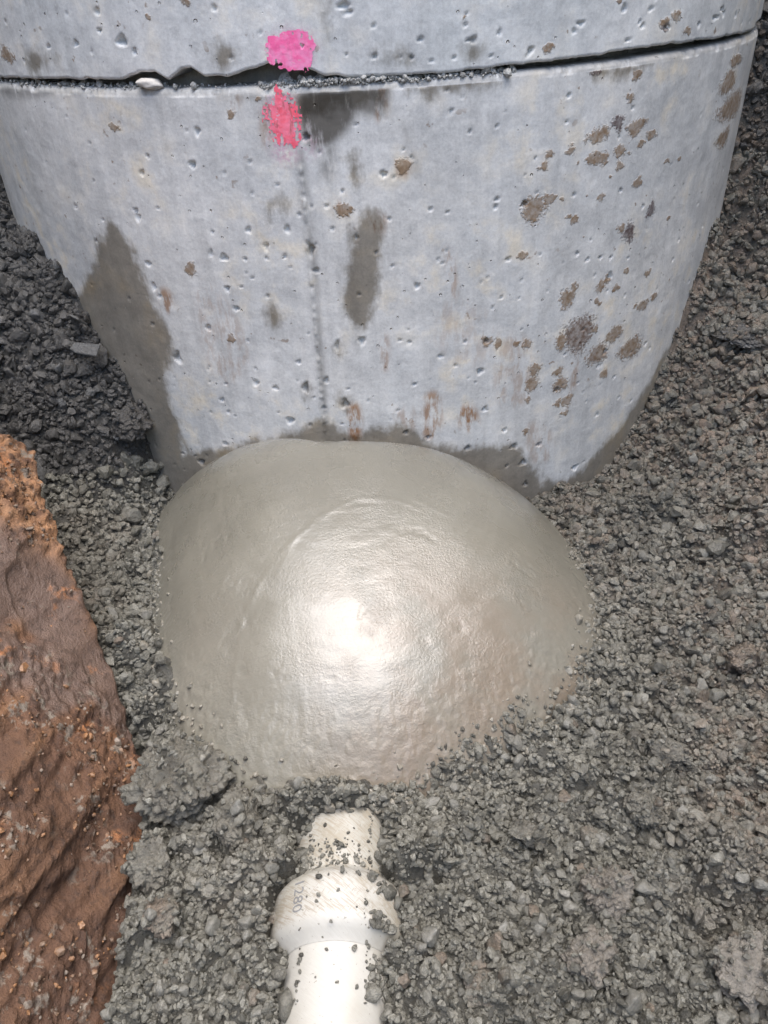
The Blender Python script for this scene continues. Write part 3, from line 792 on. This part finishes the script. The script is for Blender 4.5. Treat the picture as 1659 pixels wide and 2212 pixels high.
def dense(pr, step=0.004):
    out = []
    for (l0, r0), (l1, r1) in zip(pr[:-1], pr[1:]):
        n = max(1, int(abs(l1 - l0) / step))
        out += [(l0 + (l1 - l0) * k / n, r0 + (r1 - r0) * k / n) for k in range(n)]
    return out + [pr[-1]]
def Yl(y): return (PIPE_A[1] - y) * plen / (PIPE_A[1] - PIPE_B[1])
for nm, pr in (('barrel', [(-0.12, 0.0535), (Yl(0.412), 0.0535)]),
               ('socket', [(Yl(0.428), 0.0538), (Yl(0.424), 0.0560), (Yl(0.416), 0.0655), (Yl(0.410), 0.0695), (Yl(0.404), 0.0710), (Yl(0.372), 0.0710), (Yl(0.366), 0.0690), (Yl(0.360), 0.0630), (Yl(0.355), 0.0560), (Yl(0.352), 0.0535)]),
               ('spigot', [(Yl(0.362), 0.0530), (Yl(0.2), 0.0530), (Yl(0.19), 0.0530)])):
    V, F, L = lathe(dense(pr))
    sm_ = smooth(Yl(0.355), Yl(0.385), L) if nm != 'barrel' else np.ones(len(L))
    sm_ = np.where(L > Yl(0.372), 0.1, 1.0 + 0 * L)
    p_ = add(nm, make_mesh(nm, V, F[:, ::-1], M_PIPE, dict(smear=sm_)), pipe)
    if nm == 'socket': socket = p_
# faded print along the socket's left flank, bent round the plastic
def lettering(body, l_mid, ang, size, parent):
    cu = bpy.data.curves.new('lettering', 'FONT'); cu.body = body; cu.size = size; cu.align_x = 'CENTER'; cu.align_y = 'CENTER'
    cu.resolution_u = 3
    tmp = bpy.data.objects.new('tmp', cu); COL.objects.link(tmp)
    dg = bpy.context.evaluated_depsgraph_get()
    me = bpy.data.meshes.new_from_object(tmp.evaluated_get(dg))
    bpy.data.objects.remove(tmp)
    bm = bmesh.new(); bm.from_mesh(me)
    bmesh.ops.subdivide_edges(bm, edges=[e for e in bm.edges if e.calc_length() > 0.004], cuts=1)
    for v in bm.verts:
        a = ang - v.co.y / 0.0710
        P = (l_mid + v.co.x) * pdir3 + 0.0714 * (math.cos(a) * pside + math.sin(a) * np.array([0, 0, 1.0]))
        v.co = Vector(P)
    bm.to_mesh(me); bm.free()
    me.materials.clear(); me.materials.append(M_INK)
    return add('lettering', me, parent, label='faded grey printed number on the socket')
# pside points to +x for a pipe running to -y: the left flank is near angle pi
lettering('1280', Yl(0.392), math.radians(122) if pside[0] > 0 else math.radians(58), 0.017, socket)

# ------------------------------------------------------------------ rocks
def ico(sub):
    bm = bmesh.new(); bmesh.ops.create_icosphere(bm, subdivisions=sub, radius=1.0)
    v = np.array([p.co[:] for p in bm.verts]); f = np.array([[q.index for q in p.verts] for p in bm.faces]); bm.free()
    return v, f
ICO = {k: ico(k) for k in (1, 2, 3, 4, 6)}
def rock_shape(sub, seed, amp=0.35, freq=1.3, facets=7):
    r_ = np.random.default_rng(seed); v, f = ICO[sub]
    v = v.copy()
    for _ in range(facets):                     # knock flats off the ball
        n = r_.normal(size=3); n /= np.linalg.norm(n); h = r_.uniform(0.45, 0.85)
        d = v @ n - h
        v = v - np.clip(d, 0, None)[:, None] * n * 0.9
    v = v * (1 + amp * fbm(v[:, 0] * freq + seed, v[:, 1] * freq, v[:, 2] * freq, oct=3, seed=seed))[:, None]
    v = v * r_.uniform(0.7, 1.25, 3) * np.array([1, 1, 0.8])
    return v, f
def rand_rot(n):
    q = rng.normal(size=(n, 4)); q /= np.linalg.norm(q, axis=1)[:, None]
    w, x_, y_, z_ = q.T
    return np.stack([1 - 2 * (y_ ** 2 + z_ ** 2), 2 * (x_ * y_ - z_ * w), 2 * (x_ * z_ + y_ * w), 2 * (x_ * y_ + z_ * w), 1 - 2 * (x_ ** 2 + z_ ** 2), 2 * (y_ * z_ - x_ * w),
                     2 * (x_ * z_ - y_ * w), 2 * (y_ * z_ + x_ * w), 1 - 2 * (x_ ** 2 + y_ ** 2)], -1).reshape(n, 3, 3)
def rock_soup(pos, rad, tone, brown, sub, nvar=14, seed=100, amp=0.35):
    """many small rocks joined in one mesh"""
    VV, FF, TT, BB = [], [], [], []; base = 0
    which = rng.integers(0, nvar, len(pos))
    rot = rand_rot(len(pos))
    for k in range(nvar):
        v, f = rock_shape(sub, seed + k, amp)
        idx = np.where(which == k)[0]
        if len(idx) == 0: continue
        P = np.einsum('nij,vj->nvi', rot[idx] * rad[idx][:, None, None], v) + pos[idx][:, None, :]
        FF.append((f[None] + (base + np.arange(len(idx)) * len(v))[:, None, None]).reshape(-1, 3)); base += len(idx) * len(v)
        VV.append(P.reshape(-1, 3)); TT.append(np.repeat(tone[idx], len(v))); BB.append(np.repeat(brown[idx], len(v)))
    return np.concatenate(VV), np.concatenate(FF), dict(tone=np.concatenate(TT), brown=np.concatenate(BB))

def rock_instances(name, pos, rad, tone, brown, mat, seed, **tags):
    """uncountable crumbs: one point each, a rock set on it by geometry nodes"""
    col = bpy.data.collections.new(name + '_shapes')
    for k in range(12):
        v, f = rock_shape(2, seed + k, 0.40, 1.6)
        col.objects.link(bpy.data.objects.new('crumb_shape', make_mesh('crumb_shape', v, f, mat, None, False)))
    me = bpy.data.meshes.new(name)
    me.vertices.add(len(pos)); me.vertices.foreach_set('co', np.ascontiguousarray(pos, np.float32).ravel())
    for an_, v in (('rad', rad), ('tone', tone), ('brown', brown)):
        me.attributes.new(an_, 'FLOAT', 'POINT').data.foreach_set('value', np.ascontiguousarray(v, np.float32))
    me.attributes.new('turn', 'FLOAT_VECTOR', 'POINT').data.foreach_set('vector', rng.uniform(0, 6.28, (len(pos), 3)).astype(np.float32).ravel())
    me.attributes.new('pick', 'INT', 'POINT').data.foreach_set('value', rng.integers(0, 12, len(pos)).astype(np.int32))
    me.update()
    ng = bpy.data.node_groups.new(name, 'GeometryNodeTree')
    ng.interface.new_socket('Geometry', in_out='INPUT', socket_type='NodeSocketGeometry')
    ng.interface.new_socket('Geometry', in_out='OUTPUT', socket_type='NodeSocketGeometry')
    gi, go = ng.nodes.new('NodeGroupInput'), ng.nodes.new('NodeGroupOutput')
    ip = ng.nodes.new('GeometryNodeInstanceOnPoints'); ci_ = ng.nodes.new('GeometryNodeCollectionInfo')
    ci_.inputs['Collection'].default_value = col; ci_.inputs['Separate Children'].default_value = True; ci_.inputs['Reset Children'].default_value = True
    ip.inputs['Pick Instance'].default_value = True
    def named(nm, ty):
        n = ng.nodes.new('GeometryNodeInputNamedAttribute'); n.data_type = ty; n.inputs['Name'].default_value = nm; return n.outputs['Attribute']
    L = ng.links.new
    L(gi.outputs[0], ip.inputs['Points']); L(ci_.outputs[0], ip.inputs['Instance']); L(named('pick', 'INT'), ip.inputs['Instance Index'])
    e2r = ng.nodes.new('FunctionNodeEulerToRotation'); L(named('turn', 'FLOAT_VECTOR'), e2r.inputs[0]); L(e2r.outputs[0], ip.inputs['Rotation'])
    L(named('rad', 'FLOAT'), ip.inputs['Scale']); L(ip.outputs[0], go.inputs[0])
    o = add(name, me, **tags)
    o.modifiers.new('rocks', 'NODES').node_group = ng
    return o

def pixel_of(P):
    v = P - CAM; w = v @ FW
    return PW / 2 + PF * (v @ RT) / w, PH / 2 - PF * (v @ UP) / w
def pipe_clear(x, y, z):
    t = np.clip((0.62 - y) / 0.42, 0, 1.5); axx = PIPE_A[0] + (PIPE_B[0] - PIPE_A[0]) * t
    half = np.where((y < 0.425) & (y > 0.355), 0.056, 0.040) + 0.014 * fbm(x * 30, y * 30, oct=3, seed=80)
    half = np.where((y < 0.425) & (y > 0.365) & (x < axx), 0.066, half)
    rr = np.where((y < 0.412) & (y > 0.358), 0.0710, 0.0535)
    top = PZ + np.sqrt(np.clip(rr ** 2 - (x - axx) ** 2, 1e-6, None))
    return (np.abs(x - axx) > half) | (y > 0.53) | (z > top - 0.001)
def scatter(n, xr, yr, seed):
    x = rng.uniform(*xr, n); y = rng.uniform(*yr, n)
    qx, qy = pixel_of(np.stack([x, y, ground_raw(x, y)], -1))
    pre = (qx > -200) & (qx < PW + 200) & (qy > -80) & (qy < PH + 170) & (np.hypot(x, y - D) > R - 0.004) & (dome_r(x, y) > 0.85)
    x, y = x[pre], y[pre]; n = len(x)
    z = ground_h(x, y)
    e = 0.006
    nx = -(ground_raw(x + e, y) - ground_raw(x - e, y)) / (2 * e); ny = -(ground_raw(x, y + e) - ground_raw(x, y - e)) / (2 * e)
    nn = np.stack([nx, ny, np.ones(n)], -1); slope = np.linalg.norm(nn, axis=1); nn /= slope[:, None]
    z = lift(x, y, z, rng.random(n) < 0.14)
    P = np.stack([x, y, z], -1)
    px, py = pixel_of(P)
    ok = (px > -170) & (px < PW + 170) & (py > -40) & (py < PH + 130)
    ok &= np.hypot(x, y - D) > R - 0.004
    dr = dome_r(x, y); dz = dome_base(x, y)
    edge = 0.995 - 0.06 * rng.random(n) ** 2.5 + 0.06 * fbm(x * 16, y * 16, seed=92)
    ok &= (dr > edge) | ((z > dz) & (dr > 0.965))
    P[:, 2] = np.where(dr < 1.03, np.maximum(P[:, 2], dz), P[:, 2])
    ok &= pipe_clear(x, y, z)
    ok &= x > CX0 + 0.012 + 0.034 * (y < 0.57) - CSL * np.clip(z, 0, None) + np.where(y > np.interp(z, CZz, CY), -9, 0)
    return P[ok], nn[ok], slope[ok], px[ok], py[ok]
def tone_of(P, n_):
    z = P[:, 2]
    bank = np.maximum(smooth(0.05, 0.14, z) * (P[:, 0] < -0.3), smooth(0.4, 0.55, z))
    t = np.clip(rng.normal(0.48, 0.2, n_) + 0.2 * fbm(P[:, 0] * 7, P[:, 1] * 7, seed=91), 0, 1)
    b = np.clip(0.95 * smooth(0.15, 0.55, P[:, 0] + 0.3 * fbm(P[:, 0] * 4, P[:, 1] * 4, seed=75)) * rng.random(n_) + 0.55 * np.clip(fbm(P[:, 0] * 6, P[:, 1] * 6, seed=76) - 0.1, 0, 1), 0, 1)
    return t * (1 - 0.45 * bank), b, bank

CLODS = []
def hit_ground(px, py):
    d = ray(px, py); t = 0.25
    while t < 3:
        Q = CAM + t * d
        if Q[2] < float(ground_raw(np.array([Q[0]]), np.array([Q[1]]))[0]): break
        t += 0.004
    return Q, t
def clod(px, py, rpx, seed, mat, label, flat=0.9, sub=6, tone=0.45, brown=0.1, cat='clod', name='soil_clod', smoothness=0.0, sink=0.62, group=None):
    Q, t = hit_ground(px, py)
    rad = rpx * (t * float(ray(px, py) @ FW)) / PF
    v, f = rock_shape(sub, seed, 0.30, 1.6, 4)
    if not smoothness:
        k1, kid = cells3(v * 2.6 + seed, seed)
        h = 0.22 * np.sqrt(np.clip(1 - (k1 / 0.8) ** 2, 0, 1)) * (0.4 + kid)
        k1, kid = cells3(v * 6.5 + seed, seed + 5)
        h = h + 0.12 * np.sqrt(np.clip(1 - (k1 / 0.75) ** 2, 0, 1)) * (0.3 + kid)
        k1, kid = cells3(v * 14 + seed, seed + 7)
        h = h + 0.045 * np.sqrt(np.clip(1 - (k1 / 0.75) ** 2, 0, 1)) * (0.3 + kid)
        v = v * (0.80 + h + 0.05 * fbm(v[:, 0] * 9, v[:, 1] * 9, v[:, 2] * 9, oct=4, seed=seed))[:, None]
    v = v * np.array([1, 1, flat])
    tn = np.clip(tone + 0.3 * fbm(v[:, 0] * 4, v[:, 1] * 4, v[:, 2] * 4, seed=seed), 0, 1)
    o = add(name, make_mesh(name, v, f, mat, dict(tone=tn, brown=np.full(len(v), brown))), None, label=label, category=cat)
    if group: o['group'] = group
    o.location = Vector((Q[0], Q[1], float(ground_raw(np.array([Q[0]]), np.array([Q[1]]))[0]) + rad * flat * sink))
    o.scale = (rad,) * 3
    if rad > 0.015: CLODS.append((o.location.x, o.location.y, o.location.z, rad * 0.98, rad * flat * 0.98))
    o.rotation_euler = (0, 0, seed * 1.7)
    return o
clod(400, 1715, 92, 401, M_GRAVEL, 'largest crumbly grey clod, between the clay bank and mortar mound')
clod(520, 1800, 62, 402, M_GRAVEL, 'rounded grey clod right of the largest clod, left of the pipe')
clod(345, 1880, 60, 403, M_GRAVEL, 'grey clod below the largest clod, beside the clay bank')
clod(360, 1985, 48, 404, M_GRAVEL, 'brownish grey clod at the left, level with the pipe socket', brown=0.6)
clod(1605, 1440, 40, 405, M_BROWNCLOD, 'rounded brown clod at the right edge, level with the mortar mound', brown=0.5)
clod(1440, 1640, 46, 406, M_GRAVEL, 'crumbly grey clod on the slope right of the mortar mound')
clod(1390, 1760, 42, 407, M_GRAVEL, 'grey clod right of the pipe with dark gap above it')
clod(1310, 1930, 46, 408, M_BROWNCLOD, 'brownish crumbly clod in the lower right gravel', brown=0.1)
clod(1270, 2080, 60, 409, M_BROWNCLOD, 'wide flat brownish clod near the bottom edge, right of the pipe', flat=0.7, brown=0.1)
clod(1610, 2110, 80, 410, M_BROWNCLOD, 'large smooth brown lump in the bottom right corner', flat=0.45, tone=0.6, brown=0.0)
clod(1645, 1935, 34, 411, M_BROWNCLOD, 'orange-brown clod at the right edge above the corner lump', brown=1.0)
clod(1070, 1560, 48, 412, M_GRAVEL, 'grey clod touching the lower right rim of the mortar mound')
clod(1140, 1820, 44, 413, M_GRAVEL, 'grey clod just right of the pipe end by the mortar')
clod(1040, 2130, 48, 414, M_GRAVEL, 'flat grey clod right of the pipe at the bottom edge', flat=0.55, brown=0.35)
clod(1600, 740, 44, 415, M_BANK, 'grey slab of soil on the right bank beside the ring', flat=0.5, tone=0.8)
clod(290, 940, 50, 416, M_BANK, 'dark overhanging soil clod against the lower ring at left', tone=0.4)
def lift(x, y, z, take):
    # crumbs that cling to a clod lie on its surface
    for cx, cy, cz, cr, ch in CLODS:
        q = ((x - cx) ** 2 + (y - cy) ** 2) / cr ** 2
        z = np.where((q < 1) & take, np.maximum(z, cz + ch * np.sqrt(np.clip(1 - q, 0, 1))), z)
    return z

XR, YR = (-1.0, 1.0), (0.24, 1.9)
# fine crumbs
P, nn, sl, px, py = scatter(380000, XR, YR, 1)
thin = rng.random(len(P)) < np.clip(0.80 / np.linalg.norm(P - CAM, axis=1), 0.3, 1) ** 1.5
P, nn = P[thin], nn[thin]
rad = (0.0013 + rng.gamma(2.0, 0.0009, len(P))) * np.clip(np.linalg.norm(P - CAM, axis=1) / 0.95, 0.6, 1.7)
t, b, bank = tone_of(P, len(P))
isb = bank > 0.5
rock_instances('crumbs', (P + nn * rad[:, None] * rng.uniform(0.0, 0.8, (len(P), 1)))[~isb], rad[~isb], t[~isb], b[~isb], M_CRUMB, 100,
    kind='stuff', label='fine wet grey crumbs of gravel and soil on the trench floor', category='gravel')
Pb, nb, rb, tb, bb = P[isb], nn[isb], rad[isb], t[isb], b[isb]
# gravel
P, nn, sl, px, py = scatter(18500, XR, YR, 2)
rad = np.clip(0.0030 + rng.gamma(1.3, 0.0018, len(P)), 0, 0.0115)
t, b, bank = tone_of(P, len(P)); isb = bank > 0.5
big = np.argsort(-rad / np.linalg.norm(P - CAM, axis=1))
vis = (px > 0) & (px < PW) & (py > 0) & (py < PH) & ~isb
big = [i for i in big if vis[i]][:225]
isbig = np.zeros(len(P), bool); isbig[big] = True
sel = ~isb & ~isbig
V, F, A = rock_soup((P + nn * rad[:, None] * rng.uniform(0.0, 0.9, (len(P), 1)))[sel], rad[sel], t[sel], b[sel], 2, seed=140)
add('gravel', make_mesh('gravel', V, F, M_GRAVEL, A, False), kind='stuff', label='loose wet grey gravel covering the trench floor around the pipe', category='gravel')
Pb = np.concatenate([Pb, P[isb]]); nb = np.concatenate([nb, nn[isb]]); rb = np.concatenate([rb, rad[isb]]); tb = np.concatenate([tb, t[isb]]); bb = np.concatenate([bb, b[isb]])
rock_instances('soil_crumbs', Pb + nb * rb[:, None] * 0.3, rb * 1.2, tb, bb, M_SOILCRUMB, 180,
    kind='stuff', label='dark damp crumbly soil on the banks beside the manhole', category='soil')
# crumbs at the mound's rim, coated with mortar
an = rng.uniform(-math.pi, math.pi, 3000); rr = 1.0 + rng.normal(0.0, 0.04, 3000)
rx, ry = DC[0] + np.cos(an) * rr * np.interp(an, aa, dome_rad), DC[1] + np.sin(an) * rr * np.interp(an, aa, dome_rad)
rz = np.maximum(dome_base(rx, ry), np.where(rr > 0.97, ground_h(rx, ry), -1))
okm = (np.hypot(rx, ry - D) > R + 0.004) & ((ry < 0.95) | (rr > 0.99))
rim = np.stack([rx, ry, rz], -1)[okm]; rrad = 0.0012 + rng.gamma(1.6, 0.0010, okm.sum())
V, F, A = rock_soup(rim, rrad, np.ones(len(rim)), np.zeros(len(rim)), 2, seed=220)
add('mortar_crumbs', make_mesh('mortar_crumbs', V, F, M_MORTAR, dict(rough_margin=np.ones(len(V)), brown=0.3 * np.ones(len(V))), False), kind='stuff', label='mortar coated crumbs along the rim of the mound', category='mortar')
# the larger stones one by one, as pieces of the ground
stone_meshes = []
for k in range(24):
    v, f = rock_shape(3, 300 + k, 0.30, 1.9, 10)
    stone_meshes.append(make_mesh('stone', v, f, M_STONE if k % 3 else M_GRAVEL, dict(tone=np.full(len(v), 0.2 + 0.6 * ((k * 7) % 24) / 24), brown=np.full(len(v), 0.6 if k % 6 == 0 else 0.05))))
for i in big:
    o = add('stone', stone_meshes[int(rng.integers(24))], ground)
    o.location = Vector(P[i] + nn[i] * rad[i] * 0.55)
    o.scale = (rad[i] * 0.95,) * 3
    o.rotation_euler = tuple(rng.uniform(0, 6.28, 3))

# angular chunks on the two banks
bank_meshes = []
for k in range(8):
    v, f = rock_shape(3, 360 + k, 0.35, 2.2, 9)
    bank_meshes.append(make_mesh('stone', v, f, M_BANK, dict(tone=np.full(len(v), 0.45 + 0.06 * k), brown=np.zeros(len(v)))))
Pc, nc_, sl, px, py = scatter(2600, XR, (0.8, 1.9), 3)
_, _, bk = tone_of(Pc, len(Pc))
for i in np.where((bk > 0.5) & (px > 0) & (px < PW) & (py > 0))[0][:70]:
    o = add('stone', bank_meshes[int(rng.integers(8))], ground)
    rr = rng.uniform(0.008, 0.021)
    o.location = Vector(Pc[i] + nc_[i] * rr * 0.3); o.scale = (rr, rr * rng.uniform(0.7, 1), rr * rng.uniform(0.4, 0.8))
    o.rotation_euler = tuple(rng.uniform(0, 6.28, 3))

# ------------------------------------------------------------------ clods, shards and odd stones
clod(1540, 1815, 13, 421, M_TAN, 'small pale tan stone lying in grey gravel at right', sub=3, smoothness=1, cat='stone', name='pale_stone', flat=0.9, sink=0.9)
clod(1218, 1935, 0.1 + 12, 422, M_STONE, 'small smooth light grey pebble in the lower right gravel', sub=3, smoothness=1, cat='stone', name='pebble', flat=0.9, sink=0.9, tone=0.9)
clod(1404, 1044, 6, 423, M_WHITE, 'tiny white chip on the gravel right of the lower ring', sub=2, smoothness=1, cat='chip', name='white_chip', flat=0.5, sink=1.6)
def shard(px, py, rpx, seed, label, yaw, tilt):
    Q, t = hit_ground(px, py); rad = rpx * t / PF
    n = 7; r_ = np.random.default_rng(seed)
    a = np.sort(r_.uniform(0, 6.28, n)); rr = r_.uniform(0.65, 1.1, n)
    bm = bmesh.new()
    vs = [bm.verts.new((math.cos(q) * w, math.sin(q) * w * 0.7, 0.0)) for q, w in zip(a, rr)]
    f = bm.faces.new(vs)
    ex = bmesh.ops.extrude_face_region(bm, geom=[f])
    for v in ex['geom']:
        if isinstance(v, bmesh.types.BMVert): v.co.z += 0.12; v.co.x *= 0.93; v.co.y *= 0.93
    bmesh.ops.bevel(bm, geom=bm.edges[:], offset=0.03, segments=1, affect='EDGES')
    bmesh.ops.recalc_face_normals(bm, faces=bm.faces[:])
    me = bpy.data.meshes.new('stone_shard'); bm.to_mesh(me); bm.free()
    me.materials.append(M_BANK)
    at = me.attributes.new('tone', 'FLOAT', 'POINT'); at.data.foreach_set('value', [0.85] * len(me.vertices))
    o = add('stone_shard', me, None, label=label, category='stone')
    o.location = Vector(Q + np.array([0.014, -0.020, 0.024])); o.scale = (rad,) * 3
    o.rotation_euler = (tilt[0], tilt[1], yaw)
shard(182, 770, 32, 501, 'flat blue-grey stone shard on the dark left bank, lower of two', 0.4, (0.75, 0.35))
shard(165, 712, 34, 502, 'flat pale grey stone shard on the dark left bank, upper of two', 2.0, (0.75, 0.35))

# white wedge of stone caught in the joint, and crumbs on the joint shelf
s0, z0 = on_wall(324, 170)
v, f = rock_shape(3, 520, 0.22, 1.3, 8)
o = add('joint_stone', make_mesh('joint_stone', v, f, M_PALE), None, label='white stone wedge caught in the joint between the rings', category='stone')
o.location = Vector(ring_xyz(np.array(R - 0.004), np.array(s0 / R), np.array(ZJ + 0.004))); o.scale = (0.018, 0.016, 0.010); o.rotation_euler = (0, 0.15, s0 / R)
sj = np.r_[rng.uniform(on_wall(560, 175)[0], on_wall(1120, 150)[0], 620), rng.uniform(on_wall(640, 175)[0], on_wall(900, 165)[0], 700), rng.uniform(-0.66, 0.1, 200), rng.uniform(on_wall(20, 172)[0], on_wall(300, 175)[0], 160)]
rj = 0.0008 + rng.gamma(1.3, 0.0009, len(sj))
rin = rng.uniform(-0.001, 0.02, len(sj))
Pj = ring_xyz(R - rin - 0.001, sj / R, ZJ + rj * 0.5 - np.where(rin < 0.004, 0.004, 0.0) * rng.random(len(sj)) + 0.004 * rng.random(len(sj)) * (sj > on_wall(640, 175)[0]) * (sj < on_wall(860, 170)[0]))
V, F, A = rock_soup(Pj, rj, np.clip(rng.normal(0.9, 0.2, len(sj)), 0, 1), 0.15 * rng.random(len(sj)), 1, seed=540)
add('joint_debris', make_mesh('joint_debris', V, F, M_DEBRIS, A, False), kind='stuff', label='grey grit and crumbs lying along the joint shelf', category='debris')

# crumbs sticking to the clay face
nrw, ncl = CLAY_V.shape[:2]
ri = rng.integers(5, 165, 15000); ci = rng.integers(60, ncl - 42, 15000)
wgt = 0.03 + 0.75 * CLAY_UP[ri, ci] + 0.5 * CLAY_CR[ri, ci] * (1 - CLAY_SM[ri, ci])
kp = rng.random(15000) < wgt * 0.55
Pk = CLAY_V[ri[kp], ci[kp]] + rng.normal(0, 0.002, (kp.sum(), 3)) * (0, 1, 1)
rk = 0.0011 + rng.gamma(1.6, 0.0009, kp.sum())
V, F, A = rock_soup(Pk, rk, rng.random(len(rk)), (rng.random(len(rk)) < 0.6).astype(float), 1, seed=580)
add('clay_crumbs', make_mesh('clay_crumbs', V, F, M_CLAYCRUMB, A, False), kind='stuff', label='brown and grey crumbs stuck to the clay bank', category='soil')

# stones strewn over the pipe
def pipe_top(y, dx):
    rr = 0.0710 if 0.358 < y < 0.412 else 0.0535
    return PZ + math.sqrt(max(rr * rr - dx * dx, 1e-6))
VP, RP = [], []
spots = [(rng.normal(0, 0.030), rng.normal(0.432, 0.013)) for _ in range(240)] + [(rng.choice([-1, 1]) * rng.uniform(0.030, 0.056) ** 1.0, rng.uniform(0.30, 0.53)) for _ in range(900)] + [(rng.uniform(-0.04, 0.04), rng.uniform(0.30, 0.53)) for _ in range(30)]
for dx, yy in spots:
    if abs(dx) > 0.0525 and not 0.36 < yy < 0.41: continue
    if dx < -0.03 and 0.362 < yy < 0.425: continue
    if abs(dx) > 0.034 and vnoise(np.array([yy * 60]), np.array([math.copysign(9, dx)]), seed=5)[0] < -0.25: continue
    t = (0.62 - yy) / 0.42; xx = PIPE_A[0] + (PIPE_B[0] - PIPE_A[0]) * t + dx
    rr = 0.0006 + rng.gamma(1.3, 0.0006) if abs(dx) < 0.036 else 0.0010 + rng.gamma(1.8, 0.0009)
    VP.append((xx, yy, pipe_top(yy, dx) + rr * 0.5)); RP.append(rr)
VP, RP = np.array(VP), np.array(RP)
V, F, A = rock_soup(VP, RP * 1.15, np.clip(rng.normal(0.55, 0.25, len(RP)), 0, 1), np.zeros(len(RP)), 2, seed=560)
add('pipe_grit', make_mesh('pipe_grit', V, F, M_GRAVEL, A), kind='stuff', label='dark gravel grains strewn over the white pipe', category='gravel')
